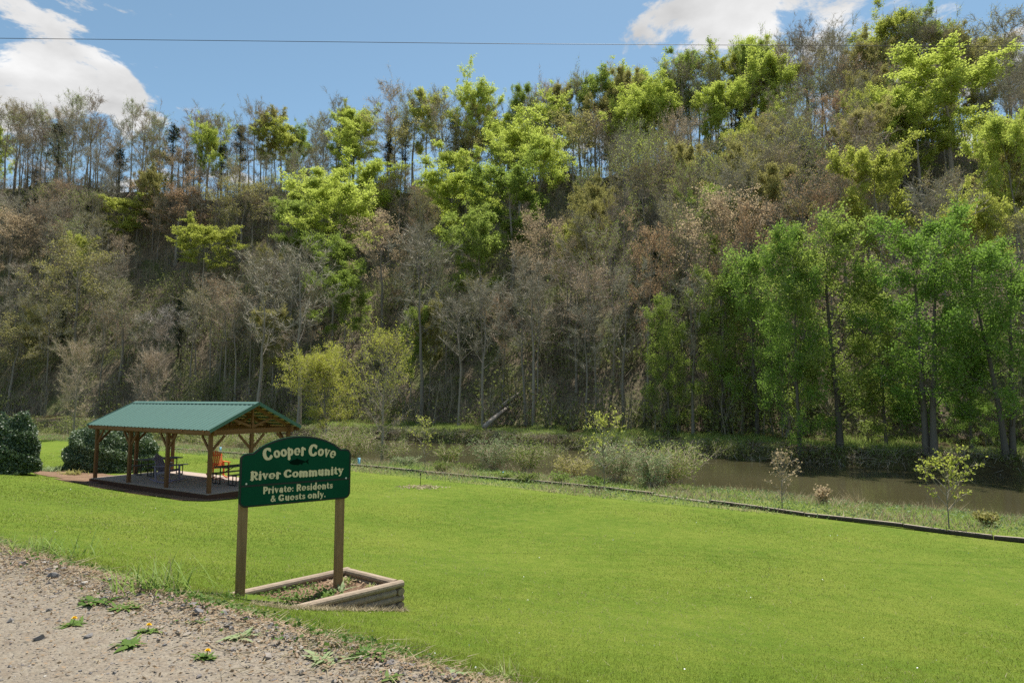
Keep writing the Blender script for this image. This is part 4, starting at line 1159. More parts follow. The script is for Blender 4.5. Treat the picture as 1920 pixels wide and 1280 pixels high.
def in_pav(sx, ty):
    """metres along the near side from the near corner, metres towards the back"""
    return (-11.56 - .84 * sx + .544 * ty, 24.8 + .544 * sx + .84 * ty, -1.988)
PRZ = math.atan2(-0.544, 0.84)
def picnic_table(loc, rz, label):
    e = link('picnic_table', None, None, loc, rz); tag(e, label, 'picnic table', 'picnic tables in the pavilion')
    for k in range(5):
        g = Geo(); box(g, (-.37 + k * .15, -.95, .725), (-.37 + k * .15 + .14, .95, .765)); part('top_plank', g, 'table_top', e)
    for sx in (-.72, .60):
        for k in range(1):
            g = Geo(); box(g, (sx, -.95, .43), (sx + .26, .95, .465)); part('bench', g, 'table_top', e)
    for yy in (-.68, .68):
        g = Geo()
        for sgn in (-1, 1):
            tube(g, [(sgn * .30, yy, .72), (sgn * .30, yy, .025), (sgn * .30 + sgn * .02, yy, .022)], .024, 6)
            tube(g, [(sgn * .59, yy, .43), (sgn * .59, yy, .025)], .022, 6)
            tube(g, [(sgn * .28, yy, .025), (sgn * .61, yy, .025)], .022, 6)
            tube(g, [(sgn * .30, yy, .40), (sgn * .84, yy, .40)], .022, 6)
            tube(g, [(sgn * .82, yy, .43), (sgn * .82, yy, .025)], .022, 6)
            tube(g, [(sgn * .59, yy, .025), (sgn * .83, yy, .025)], .022, 6)
        tube(g, [(-.32, yy, .70), (.32, yy, .70)], .022, 6)
        part('leg_frame', g, 'black_metal', e)
        g = Geo(); tube(g, [(0, yy * .97, .70), (0, yy * .35, .715)], .016, 5); tube(g, [(-.28, yy * .97, .42), (0, yy * .3, .715)], .016, 5); part('brace', g, 'black_metal', e)
picnic_table(in_pav(7.7, 2.25), PRZ, 'dark picnic table at the left end of the pavilion')
picnic_table(in_pav(1.75, 2.45), PRZ, 'dark picnic table at the right end behind the sign')
def rocking_chair(loc, rz, mat, label):
    """faces local +x"""
    e = link('rocking_chair', None, None, loc, rz); tag(e, label, 'rocking chair', 'rocking chairs in the pavilion')
    e.scale = (1.08, 1.08, 1.08)
    for k in range(6):
        x = -.22 + k * .085; g = Geo(); beam(g, (x + .036, -.27, .40 + .022 * k), (x + .036, .27, .40 + .022 * k), .075, .02); part('seat_slat', g, mat, e)
    for k in range(7):
        y = -.23 + k * .0767; hh = 1.12 - .06 * abs(k - 3) ** 1.3 * .5
        g = Geo(); beam(g, (-.24, y, .40), (-.24 - .30 * (hh - .4) / .72, y, hh), .060, .02, (1, 0, 0)); part('back_slat', g, mat, e)
    for z, f in ((.55, .22), (.92, .72)):
        g = Geo(); beam(g, (-.265 - .30 * f, -.29, z), (-.265 - .30 * f, .29, z), .03, .07); part('back_rail', g, mat, e)
    for sy in (-1, 1):
        g = Geo(); beam(g, (.27, sy * .31, .07), (.25, sy * .31, .64), .05, .06); part('leg', g, mat, e)
        g = Geo(); beam(g, (-.30, sy * .31, .07), (-.36, sy * .31, .64), .05, .06); part('leg', g, mat, e)
        g = Geo(); beam(g, (-.44, sy * .31, .655), (.36, sy * .31, .665), .10, .028); part('arm', g, mat, e)
        g = Geo(); beam(g, (-.30, sy * .285, .37), (.27, sy * .285, .47), .03, .07); part('seat_rail', g, mat, e)
        g = Geo(); an = np.linspace(-.47, .40, 9); tube(g, np.column_stack([np.sin(an) * 1.25, np.full(9, sy * .31), .03 + 1.25 * (1 - np.cos(an))]), .026, 6, True); part('rocker', g, mat, e)
rocking_chair(in_pav(4.0, 2.95), PRZ - 0.25, 'orange', 'bright orange rocking chair at the back of the pavilion')
rocking_chair(in_pav(4.55, 0.95), PRZ + 0.45, 'purple', 'dusty purple rocking chair in the shade of the pavilion')

# ------------------------------------------------------------------ overhead cable
a, b, c_ = at(-60, 71.5, 24), at(960, 82.5, 24), at(1990, 88.5, 24)
da, dc = (a - b), (c_ - b)
pts = [b + da * 2.2, b + da * 1.5, a, b + da * .5, b, b + dc * .5, c_, b + dc * 1.5, b + dc * 2.2]
g = Geo(); tube(g, pts, .011, 5); tag(part('overhead_cable', g, 'wire', None), 'thin dark overhead cable crossing the sky', 'cable')

# ------------------------------------------------------------------ community sign
SL, SR = at(448, 900, 7.3), at(655, 900, 8.03)
SW = float(np.hypot(SR[0] - SL[0], SR[1] - SL[1]))
SRZ = math.atan2(SR[1] - SL[1], SR[0] - SL[0])
ZB = at(455, 951, 7.32)[2]
SIGN = link('community_sign', None, None, (SL[0], SL[1], ZB), SRZ)      # local x along the board, y away from the viewer, z up
tag(SIGN, 'dark green wooden sign with cream lettering on two posts', 'sign')
def outline(inset):
    W = SW; r = .075; i = inset
    pts = []
    def arc(cx, cz, rr, a0, a1, n=7):
        for k in range(n + 1):
            a = math.radians(a0 + (a1 - a0) * k / n); pts.append((cx + rr * math.cos(a), cz + rr * math.sin(a)))
    arc(r + i * 0, r, r - i, 180, 270); arc(W - r, r, r - i, 270, 360)
    arc(W - r, .60 - r, r - i, 0, 80)
    # small notch, then the arch
    x0, x1, zt, zs = .885 * W - i * .6, .12 * W + i * .6, .775 - i, .615 - i
    pts.append((.90 * W - i * .5, .600 - i))
    for k in range(17):
        f = k / 16; x = x0 + (x1 - x0) * f
        pts.append((x, zs + (zt - zs) * (1 - (2 * f - 1) ** 2) ** .82))
    pts.append((.105 * W + i * .5, .600 - i))
    arc(r, .60 - r, r - i, 100, 180)
    return pts
def plate(g, pts, y0, y1):
    n_ = len(pts)
    v = [(x, y0, z) for x, z in pts] + [(x, y1, z) for x, z in pts]
    cx_ = sum(p_[0] for p_ in pts) / n_; v += [(cx_, y0, .34), (cx_, y1, .34)]
    g.add(v, [(2 * n_, i, (i + 1) % n_) for i in range(n_)], [(2 * n_ + 1, n_ + (i + 1) % n_, n_ + i) for i in range(n_)], [(i, n_ + i, n_ + (i + 1) % n_, (i + 1) % n_) for i in range(n_)])
g = Geo(); plate(g, outline(0), -.036, 0.0); board = part('board', g, 'sign_green', SIGN)
g = Geo(); o1, o2 = outline(0), outline(.018); n_ = len(o1)
g.add([(x, -.038, z) for x, z in o1] + [(x, -.039, z) for x, z in o2] + [(x, -.030, z) for x, z in o1], [(i, (i + 1) % n_, n_ + (i + 1) % n_, n_ + i) for i in range(n_)], [(2 * n_ + i, 2 * n_ + (i + 1) % n_, (i + 1) % n_, i) for i in range(n_)])
part('rim', g, 'sign_rim', board)
g = Geo(); box(g, (.02, -.0405, .227), (SW - .02, -.034, .247)); part('divider', g, 'sign_rim', board)
for u, v in ((.055, .262), (.955, .247)):
    g = Geo(); tube(g, [(u * SW, -.036, v), (u * SW, -.044, v)], .011, 8, True); part('screw', g, 'screw', board)
# posts
gl_, gr_ = -ZB, -ZB
for u in (.05, .925):
    P0 = np.array((SL[0], SL[1])) + np.array((math.cos(SRZ), math.sin(SRZ))) * u * SW + np.array((-math.sin(SRZ), math.cos(SRZ))) * .05
    gz = float(hz(P0[0], P0[1])) - ZB
    g = Geo(); beam(g, (u * SW, .049, gz - .35), (u * SW, .049, .56), .092, .092, (0, 1, 0), .006); part('post', g, 'post', SIGN)

# lettering: soft heavy strokes, outlines traced from a distance field
def arcpts(cx, cy, rx, ry, a0, a1, thick, thin, n=14):
    out = []
    for k in range(n + 1):
        a = math.radians(a0 + (a1 - a0) * k / n)
        out.append((cx + rx * math.cos(a), cy + ry * math.sin(a), thin + (thick - thin) * abs(math.cos(a)) ** 1.2))
    return out
def glyph(ch, serif):
    T, t_ = (.155, .082) if serif else (.135, .098)
    S = []
    def line(*p): S.append([(x, y, r) for x, y, r in p])
    def ser(x, y, w=.13):
        if serif: line((x - w, y, .055), (x + w, y, .055))
    adv = .8
    if ch == 'C' or ch == 'G':
        S.append(arcpts(.50, .5, .35, .40, 48, 318, T + .02, t_)); line((.80, .66, .05), (.80, .88, .03)) if serif else None; adv = .98
        if ch == 'G': line((.58, .40, .06), (.80, .40, .075), (.80, .16, .09)); adv = 1.04
    elif ch == 'o': S.append(arcpts(.39, .35, .255, .275, 0, 360, T * .92, t_ * .9)); adv = .80
    elif ch in 'pd':
        x = .19 if ch == 'p' else .57
        S.append(arcpts(.38, .35, .215, .265, 0, 360, T, t_))
        if ch == 'p': line((x, .66, T), (x, -.24, T)); ser(x, -.26); ser(x - .05, .66, .07)
        else: line((x, .98, T), (x, .06, T)); ser(x - .05, .98, .07); ser(x + .04, .05, .08)
        adv = .80
    elif ch == 'e':
        S.append(arcpts(.39, .35, .265, .285, -2, 296, T * .82, t_ * .8)); line((.24, .345, .038), (.655, .345, .038)); line((.50, .085, .06), (.60, .14, .045)); adv = .80
    elif ch == 'r':
        line((.22, .64, T), (.22, .05, T)); ser(.22, .04); ser(.16, .64, .07); S.append(arcpts(.42, .44, .17, .19, 160, 55, .07, .07)); line((.50, .55, .085), (.54, .52, .085)); adv = .62
    elif ch == 'v':
        line((.17, .62, T), (.37, .06, .09)); line((.37, .06, .07), (.58, .62, .065)); ser(.17, .64); ser(.58, .64, .10); adv = .74
    elif ch == 'R' or ch == 'P':
        line((.24, .92, T + .01), (.24, .06, T + .01)); ser(.22, .05, .16); ser(.18, .94, .1)
        S.append(arcpts(.46, .69, .24, .235, 95, -95, T, t_)); line((.24, .925, t_), (.46, .925, t_)); line((.24, .455, t_), (.46, .455, t_))
        if ch == 'R': line((.46, .44, .09), (.72, .08, .105)); ser(.78, .06, .08)
        adv = .92 if ch == 'R' else .80
    elif ch == 'i': line((.20, .62, T), (.20, .06, T)); ser(.20, .05, .12); ser(.14, .63, .07); line((.20, .90, .105), (.2001, .90, .105)); adv = .42
    elif ch == 'l': line((.20, .96, T), (.20, .06, T)); ser(.20, .05, .12); ser(.14, .97, .07); adv = .42
    elif ch in 'nm':
        line((.20, .62, T), (.20, .06, T)); ser(.20, .05, .12); ser(.14, .63, .07)
        for j in range(1 if ch == 'n' else 2):
            x = .20 + .37 * j; S.append(arcpts(x + .185, .40, .185, .22, 165, 20, T, .075)); line((x + .37, .42, T), (x + .37, .06, T)); ser(x + .37, .05, .12)
        adv = .80 if ch == 'n' else 1.16
    elif ch == 'u':
        line((.20, .62, T), (.20, .24, T)); S.append(arcpts(.385, .26, .185, .20, 185, 345, T, .075)); line((.57, .62, T), (.57, .06, T)); ser(.15, .64, .08); ser(.53, .64, .08); ser(.62, .05, .08); adv = .80
    elif ch == 't': line((.22, .84, .09), (.22, .20, T)); S.append(arcpts(.36, .20, .14, .14, 190, 300, .085, .07)); line((.06, .62, .055), (.44, .62, .055)); adv = .52
    elif ch == 'y': line((.17, .62, T), (.39, .08, .09)); line((.60, .62, .065), (.34, -.12, .075), (.20, -.20, .09)); ser(.17, .64); ser(.60, .64, .10); adv = .74
    elif ch == 'a':
        S.append(arcpts(.33, .22, .18, .155, 0, 360, T - .02, t_)); line((.53, .46, T), (.53, .06, T)); S.append(arcpts(.36, .48, .18, .16, 20, 155, .09, .075)); ser(.60, .05, .06); adv = .76
    elif ch == 's':
        S.append(arcpts(.32, .48, .16, .13, 25, 250, .08, .075)); S.append(arcpts(.32, .20, .17, .14, 70, -160, .085, .078)); adv = .62
    elif ch == '&':
        S.append(arcpts(.38, .74, .14, .15, 0, 360, .085, .07)); S.append(arcpts(.34, .28, .23, .22, 60, 330, .10, .08)); line((.26, .62, .08), (.74, .10, .085)); line((.56, .18, .07), (.70, .42, .07)); adv = .88
    elif ch == ':': line((.16, .52, .10), (.1601, .52, .10)); line((.16, .10, .10), (.1601, .10, .10)); adv = .36
    elif ch == '.': line((.16, .09, .105), (.1601, .09, .105)); adv = .34
    elif ch == ' ': adv = .34
    return S, adv
_glyphs = {}
def glyph_mesh(ch, serif):
    key = (ch, serif)
    if key in _glyphs: return _glyphs[key]
    S, adv = glyph(ch, serif)
    if not S: _glyphs[key] = (None, adv); return _glyphs[key]
    h = .028
    xs = np.arange(-.16, adv + .24, h); ys = np.arange(-.40, 1.16, h)
    Xg, Yg = np.meshgrid(xs, ys); D = np.full(Xg.shape, 9.0)
    for st in S:
        for (ax, ay, ar), (bx, by, br) in zip(st[:-1], st[1:]):
            dx, dy = bx - ax, by - ay; l2 = dx * dx + dy * dy + 1e-12
            tt = np.clip(((Xg - ax) * dx + (Yg - ay) * dy) / l2, 0, 1)
            d = np.hypot(Xg - ax - tt * dx, Yg - ay - tt * dy) - (ar + (br - ar) * tt)
            D = np.minimum(D, d)
    g = Geo(); V, Fc = [], {3: [], 4: [], 5: [], 6: []}
    for i in range(len(ys) - 1):
        for j in range(len(xs) - 1):
            cs_ = [(j, i), (j + 1, i), (j + 1, i + 1), (j, i + 1)]
            dv = [D[b, a] for a, b in cs_]
            if min(dv) >= 0: continue
            poly = []
            for k in range(4):
                (a, b), (c, d) = cs_[k], cs_[(k + 1) % 4]; d0, d1 = dv[k], dv[(k + 1) % 4]
                if d0 < 0: poly.append((xs[a], ys[b]))
                if (d0 < 0) != (d1 < 0):
                    f = d0 / (d0 - d1); poly.append((xs[a] + (xs[c] - xs[a]) * f, ys[b] + (ys[d] - ys[b]) * f))
            if len(poly) < 3: continue
            st_ = len(V); V += [(x, 0, y) for x, y in poly]; Fc[len(poly)].append(tuple(range(st_, st_ + len(poly))))
    g.add(V, *[np.array(f) for f in Fc.values() if f])
    _glyphs[key] = (g.mesh('letter', 'sign_cream'), adv)
    return _glyphs[key]
def text_line(txt, u0, u1, base, cap, serif, arch=None, big=None):
    adv = [glyph_mesh(c, serif)[1] * (big.get(i, 1.0) if big else 1.0) for i, c in enumerate(txt)]
    tot = sum(adv); k = (u1 - u0) * SW / tot
    x = u0 * SW
    for i, c in enumerate(txt):
        me = glyph_mesh(c, serif)[0]; b = big.get(i, 1.0) if big else 1.0
        if me:
            f = (x + adv[i] * k / 2 - u0 * SW) / ((u1 - u0) * SW)
            z, rot = base, 0.0
            if arch:
                z = base + arch * (1 - (2 * f - 1) ** 2); rot = -math.atan2(-arch * 4 * (2 * f - 1), (u1 - u0) * SW)
            o = link('letter', me, SIGN, (x, -.0395, z + (-.012 if b > 1 else 0)))
            o.scale = (k * b, 1, cap * b); o.rotation_euler = (0, rot, 0)
        x += adv[i] * k
text_line('Cooper Cove', .20, .845, .500, .124, True, .052, {0: 1.18, 7: 1.18})
text_line('River Community', .085, .93, .300, .094, True)
text_line('Private: Residents', .195, .83, .138, .076, False)
text_line('& Guests only.', .265, .765, .040, .074, False)
# fish emblem
g = Geo(); e_ = np.linspace(0, 1, 15)
up_ = .030 * np.sin(math.pi * e_ ** .8) + .004; lo_ = -.026 * np.sin(math.pi * e_ ** .75) - .004
fx = .42 * SW; top = [(fx + .19 * a, .472 + b) for a, b in zip(e_, up_)]; bot = [(fx + .19 * a, .472 + b) for a, b in zip(e_, lo_)]
v = [(x, -.0392, z) for x, z in top] + [(x, -.0392, z) for x, z in bot]
g.add(v, [(i, 15 + i, 16 + i, i + 1) for i in range(14)])
tx = fx + .19
g.add([(tx - .004, -.0396, .474), (tx + .036, -.0396, .504), (tx + .026, -.0396, .472), (tx + .038, -.0396, .440)], [(0, 3, 2, 1)])
g.add([(fx + .07, -.0396, .496), (fx + .085, -.0396, .520), (fx + .115, -.0396, .500)], [(0, 2, 1)])
g.add([(fx + .08, -.0396, .450), (fx + .105, -.0396, .432), (fx + .11, -.0396, .450)], [(0, 1, 2)])
g.add([(fx + .13, -.0396, .452), (fx + .150, -.0396, .436), (fx + .155, -.0396, .456)], [(0, 1, 2)])
part('fish_emblem', g, 'fish', SIGN)

# ------------------------------------------------------------------ planter of landscape timbers
ZT = -0.555
PB = link('timber_planter', None, None, (PL[0][0], PL[0][1], float(hz(*PL[0]))))
tag(PB, 'low planter of stacked weathered landscape timbers under the sign', 'planter')
o3 = np.array((PL[0][0], PL[0][1], float(hz(*PL[0]))))
A3, B3, C3, D3 = [np.array((x, y, ZT)) - o3 for x, y in PL]
def timber(a, b, z, ext=(0, 0)):
    d = (b - a) / np.linalg.norm(b - a)
    g = Geo(); k = 5
    a2, b2 = a - d * ext[0], b + d * ext[1]
    pts = [a2 + (b2 - a2) * f + np.array((0, 0, z)) for f in np.linspace(0, 1, k)]
    # rounded on the sides, flat above and below
    w, h, c = .105, .080, .026
    sec = [(-w/2 + c, -h/2), (w/2 - c, -h/2), (w/2 - .006, -h/2 + .018), (w/2, 0), (w/2 - .006, h/2 - .018), (w/2 - c, h/2), (-w/2 + c, h/2), (-w/2 + .006, h/2 - .018), (-w/2, 0), (-w/2 + .006, -h/2 + .018)]
    dd, aa, bb = frame_of(b2 - a2); m_ = len(sec)
    rg = np.random.default_rng(int(abs(a[0] * 1000 + z * 977)) % 9999)
    v = []
    for P_ in pts:
        jig = rg.normal(0, .0025, 2)
        v += [P_ + (x + jig[0]) * aa + (y + jig[1] * .3) * bb for x, y in sec]
    q = [(r_ * m_ + i, r_ * m_ + (i + 1) % m_, (r_ + 1) * m_ + (i + 1) % m_, (r_ + 1) * m_ + i) for r_ in range(k - 1) for i in range(m_)]
    g.add(v, q, [tuple(range(m_))[::-1]], [tuple(range((k - 1) * m_, k * m_))])
    return part('timber', g, 'log', PB, False)
for k in range(4):
    z = -.04 - k * .081
    e0 = .05 if k % 2 == 0 else -.06
    timber(A3, D3, z, (e0, .08)); timber(A3, B3, z, (-.055 if k % 2 == 0 else .05, -.055 if k % 2 == 0 else .05)); timber(B3, C3, z, (e0, .05))
# soil inside
g = Geo(); f_ = np.linspace(.03, .97, 14); 
U, V_ = np.meshgrid(f_, f_)
Pq = A3[None, None] * ((1 - U) * (1 - V_))[..., None] + D3 * (U * (1 - V_))[..., None] + B3 * ((1 - U) * V_)[..., None] + C3 * (U * V_)[..., None]
Pq[..., 2] = A3[2] - .10 + .03 * np.sin(U * 9) * np.sin(V_ * 7) + .02 * U; idx = np.arange(U.size).reshape(U.shape)
g.add(Pq.reshape(-1, 3), np.stack([idx[:-1, :-1], idx[1:, :-1], idx[1:, 1:], idx[:-1, 1:]], -1).reshape(-1, 4))
part('soil', g, 'mulch', PB, True)
SOILZ = ZT - .09
def in_planter(u, v): return PL[0] * (1 - u) * (1 - v) + PL[3] * u * (1 - v) + PL[1] * (1 - u) * v + PL[2] * u * v

# ------------------------------------------------------------------ road edge: stones, litter, weeds
ICO = []
ph = (1 + 5 ** .5) / 2
IV = np.array([(-1, ph, 0), (1, ph, 0), (-1, -ph, 0), (1, -ph, 0), (0, -1, ph), (0, 1, ph), (0, -1, -ph), (0, 1, -ph), (ph, 0, -1), (ph, 0, 1), (-ph, 0, -1), (-ph, 0, 1)]) / 1.902
IF = np.array([(0, 11, 5), (0, 5, 1), (0, 1, 7), (0, 7, 10), (0, 10, 11), (1, 5, 9), (5, 11, 4), (11, 10, 2), (10, 7, 6), (7, 1, 8), (3, 9, 4), (3, 4, 2), (3, 2, 6), (3, 6, 8), (3, 8, 9), (4, 9, 5), (2, 4, 11), (6, 2, 10), (8, 6, 7), (9, 8, 1)])
rng = np.random.default_rng(17)
OV = np.array([(1, 0, 0), (-1, 0, 0), (0, 1, 0), (0, -1, 0), (0, 0, 1), (0, 0, -1.)]); OF = np.array([(0, 2, 4), (2, 1, 4), (1, 3, 4), (3, 0, 4), (2, 0, 5), (1, 2, 5), (3, 1, 5), (0, 3, 5)])
def stones(name, X, Y, size, label, BV=IV, BF=IF):
    m_ = len(BV); n = len(X); V = np.repeat(BV[None], n, 0) * rng.uniform(.55, 1.35, (n, m_, 1))
    a = rng.uniform(0, 6.28, n); ca, sa = np.cos(a), np.sin(a)
    V = V * (rng.uniform(.6, 1.3, (n, 1, 3)) * np.array((1, .8, .55)))
    x, y = V[..., 0] * ca[:, None] - V[..., 1] * sa[:, None], V[..., 0] * sa[:, None] + V[..., 1] * ca[:, None]
    V = np.stack([x, y, V[..., 2]], -1) * (size / 2)[:, None, None]
    V += np.column_stack([X, Y, hz(X, Y) + size * .10])[:, None]
    g = Geo(); g.add(V.reshape(-1, 3), (BF[None] + (np.arange(n) * m_)[:, None, None]).reshape(-1, 3))
    o = link(name, g.mesh(name, 'stone')); tag(o, label, 'gravel', None, 'stuff')
n = 52000
s_ = rng.uniform(-14, 4, n); ne_ = 2.95 - np.abs(rng.normal(0, 1.7, n)) + rng.uniform(-.05, .25, n); X, Y = to_xy(s_, ne_)
k = (Y > 2.8); X, Y = X[k], Y[k]
stones('road_gravel', X, Y, np.exp(rng.normal(-4.75, .5, len(X))), 'loose gravel stones on the dirt road', OV, OF)
n = 4200
s_ = rng.uniform(-13, 4, n); ne_ = rng.normal(2.88, .22, n); X, Y = to_xy(s_, ne_); k = Y > 2.8; X, Y = X[k], Y[k]
stones('verge_gravel', X, Y, np.exp(rng.normal(-3.65, .45, len(X))), 'coarser gravel heaped along the road edge')
# larger stones one can pick out
BIG = [(40, 1060), (100, 1082), (148, 1092), (205, 1112), (262, 1118), (345, 1140), (372, 1150), (420, 1152), (362, 1135), (430, 1175), (505, 1178), (580, 1200), (690, 1238), (707, 1252), (590, 1255), (640, 1270), (92, 1145), (20, 1165), (165, 1195), (75, 1198), (310, 1210), (240, 1200), (18, 1250), (150, 1258), (460, 1162), (555, 1198), (770, 1250), (810, 1262), (735, 1240), (215, 1262)]
rmesh = []
for k in range(5):
    g = Geo(); rg = np.random.default_rng(60 + k); g.add(IV * rg.uniform(.55, 1.4, (12, 1)) * (1, .8, .6), IF); rmesh.append(g.mesh('stone', 'rock'))
for k, (px, py) in enumerate(BIG):
    p = ground(px, py, 2.4); sz = rng.uniform(.035, .07) * (1.2 if py < 1200 else .75) / 2 * p[1] / 4.6
    o = link('loose_stone', rmesh[k % 5], None, (p[0], p[1], p[2] + sz * .3), rng.uniform(0, 6)); o.scale = (sz, sz, sz)
    tag(o, 'grey angular stone lying in the gravel along the road edge', 'stone', 'loose stones along the road edge')
# litter, straw
n = 26000
s_ = rng.uniform(-14, 5, n); ne_ = np.where(rng.uniform(0, 1, n) < .22, 3.1 - np.abs(rng.normal(0, 1.4, n)), rng.normal(3.0, .28, n)); X, Y = to_xy(s_, ne_); k = Y > 2.8; X, Y = X[k], Y[k]
g = Geo(); leaves(g, np.column_stack([X, Y, hz(X, Y) + rng.uniform(.004, .03, len(X))]), .030, rng, .75, .5)
tag(link('leaf_litter', g.mesh('leaf_litter', 'litter')), 'dead leaves scattered along the road edge', 'leaf litter', None, 'stuff')
n = 9000
s_ = rng.uniform(-14, 5, n); ne_ = rng.normal(3.02, .35, n); X, Y = to_xy(s_, ne_); k = Y > 2.8; X, Y = X[k], Y[k]; n = len(X)
p = np.column_stack([X, Y, hz(X, Y) + .012]); q = p + np.column_stack([rng.normal(0, .09, n), rng.normal(0, .09, n), rng.uniform(-.005, .03, n)])
g = Geo(); slivers(g, p, q, .006, rng); tag(link('straw_litter', g.mesh('straw_litter', 'straw')), 'dry stalks scattered along the road edge', 'straw', None, 'stuff')
n = 9000
s_ = rng.uniform(-14, 5, n); ne_ = rng.normal(3.2, .22, n); cl = np.sin(s_ * 3.1) + np.sin(s_ * 1.3 + 2); k = (cl + rng.normal(0, .7, n) > .1); X, Y = to_xy(s_[k], ne_[k]); kk = Y > 2.8; X, Y = X[kk], Y[kk]
g = Geo(); leaves(g, np.column_stack([X, Y, hz(X, Y) + rng.uniform(.01, .06, len(X))]), .034, rng, .5, .7)
tag(link('verge_weeds', g.mesh('verge_weeds', 'weed_leaf')), 'low green weeds along the road edge', 'weeds', None, 'stuff')

def blade_strip(g, p, d, L, w, rng, droop=.5):
    e = np.linspace(0, 1, 5); c = p + np.outer(e, d) * L + np.outer(e ** 2, (d[0] * .5, d[1] * .5, -droop * .4)) * L
    sd = np.cross(d, (0, 0, 1.)); sd /= np.linalg.norm(sd) + 1e-9
    ww = w * np.array((.7, 1, .85, .5, .06)) / 2
    v = np.concatenate([c - sd * ww[:, None], c + sd * ww[:, None]])
    g.add(v, [(i, i + 1, i + 6, i + 5) for i in range(4)])
def grass_clump(px, py, label, n, L, seed, spread_=.16, mat='wild_blade'):
    rg = np.random.default_rng(seed); p = ground(px, py, 2.4); g = Geo()
    for i in range(n):
        a = rg.uniform(0, 6.28); el = rg.uniform(.75, 1.4); d = np.array((math.cos(a) * math.cos(el), math.sin(a) * math.cos(el), math.sin(el)))
        blade_strip(g, np.array((rg.normal(0, spread_), rg.normal(0, spread_ * .6), -.02)), d, L * rg.uniform(.5, 1.15), .012, rg, rg.uniform(.2, 1))
    e = link('grass_clump', None, None, tuple(p)); tag(e, label, 'grass clump', 'tall grass clumps at the road edge')
    part('blades', g, mat, e)
    g = Geo(); a = rg.normal(0, spread_, (12, 3)) * (1, .6, 0); slivers(g, a, a + np.column_stack([rg.normal(0, .08, 12), rg.normal(0, .08, 12), rg.uniform(.6, 1.1, 12) * L]), .007, rg); part('dry_stalks', g, 'straw', e)['kind'] = 'stuff'
grass_clump(85, 1040, 'tall grass clump at the road edge near the left border', 120, .38, 71, .26)
grass_clump(15, 1036, 'grass clump at the far left end of the road edge', 50, .26, 74, .18)
grass_clump(290, 1108, 'tall grass clump at the road edge left of the sign', 110, .38, 72, .17)
grass_clump(945, 1272, 'tall grass clump at the bottom where lawn meets gravel', 34, .16, 73, .06)
grass_clump(415, 1120, 'leafy grass clump at the foot of the left sign post', 50, .12, 75, .12, 'weed_leaf')
def rosette(px, py, label, seed, flower, R=.10, nl=12, mat='weed_leaf', name='dandelion', cat='dandelion', group='dandelions in the gravel'):
    rg = np.random.default_rng(seed); p = ground(px, py, 2.4); g = Geo()
    for i in range(nl * 2):
        a = rg.uniform(0, 6.283); el = rg.uniform(.05, .55); d = np.array((math.cos(a) * math.cos(el), math.sin(a) * math.cos(el), math.sin(el)))
        blade_strip(g, np.array((rg.normal(0, R * .3), rg.normal(0, R * .2), .008)), d, .8 * R * rg.uniform(.35, 1.2), R * rg.uniform(.18, .4), rg, rg.uniform(.2, 1.2))
    e = link(name, None, None, tuple(p)); tag(e, label, cat, group)
    part('leaves', g, mat, e)
    if flower:
        g = Geo(); tube(g, [(0, 0, 0), (.01, 0, .025), (.012, .004, .045)], .003, 4); part('stem', g, 'weed_leaf', e)
        g = Geo()
        for i in range(26):
            a = i * 2.4; el = .15 + 1.2 * (i / 26); d = np.array((math.cos(a) * math.cos(el), math.sin(a) * math.cos(el), math.sin(el)))
            c = np.array((.012, .004, .045)); sd = np.array((-math.sin(a), math.cos(a), 0)) * .006
            g.add([c, c + d * .016 - sd, c + d * .021, c + d * .016 + sd], [(0, 1, 2, 3)])
        part('flower', g, 'dandelion', e)
rosette(135, 1172, 'dandelion with a yellow flower on the gravel at left', 81, True)
rosette(385, 1235, 'dandelion with a bright yellow flower nearest the camera', 82, True, .08)
rosette(275, 1185, 'dandelion with an orange yellow bud in the middle of gravel', 83, True, .09)
WEED = 'leafy weeds at the road edge'
rosette(240, 1210, 'flat green weed on the gravel left of the near dandelion', 84, False, .10, 11, 'weed_leaf', 'leafy_weed', 'weed', WEED)
rosette(185, 1130, 'leafy weed among stones below the grass clump', 85, False, .14, 16, 'weed_leaf', 'leafy_weed', 'weed', WEED)
rosette(235, 1140, 'dark green weed among stones left of the sign', 86, False, .13, 14, 'weed_leaf', 'leafy_weed', 'weed', WEED)
rosette(610, 1238, 'broad leaved weed below the planter near the camera', 87, False, .12, 13, 'grey_weed', 'leafy_weed', 'weed', WEED)
rosette(690, 1228, 'broad leaved weed right of its twin near the lawn edge', 88, False, .12, 14, 'weed_leaf', 'leafy_weed', 'weed', WEED)
rosette(450, 1195, 'pale green weed on gravel below the left sign post', 89, False, .12, 12, 'grey_weed', 'leafy_weed', 'weed', WEED)
rosette(380, 1165, 'bright green weed among blue grey stones', 90, False, .07, 9, 'weed_leaf', 'leafy_weed', 'weed', WEED)
rosette(735, 1272, 'small weed at the bottom edge among the stones', 91, False, .07, 9, 'weed_leaf', 'leafy_weed', 'weed', WEED)
rosette(850, 1268, 'grey green weed near the bottom where gravel ends', 92, False, .09, 10, 'grey_weed', 'leafy_weed', 'weed', WEED)
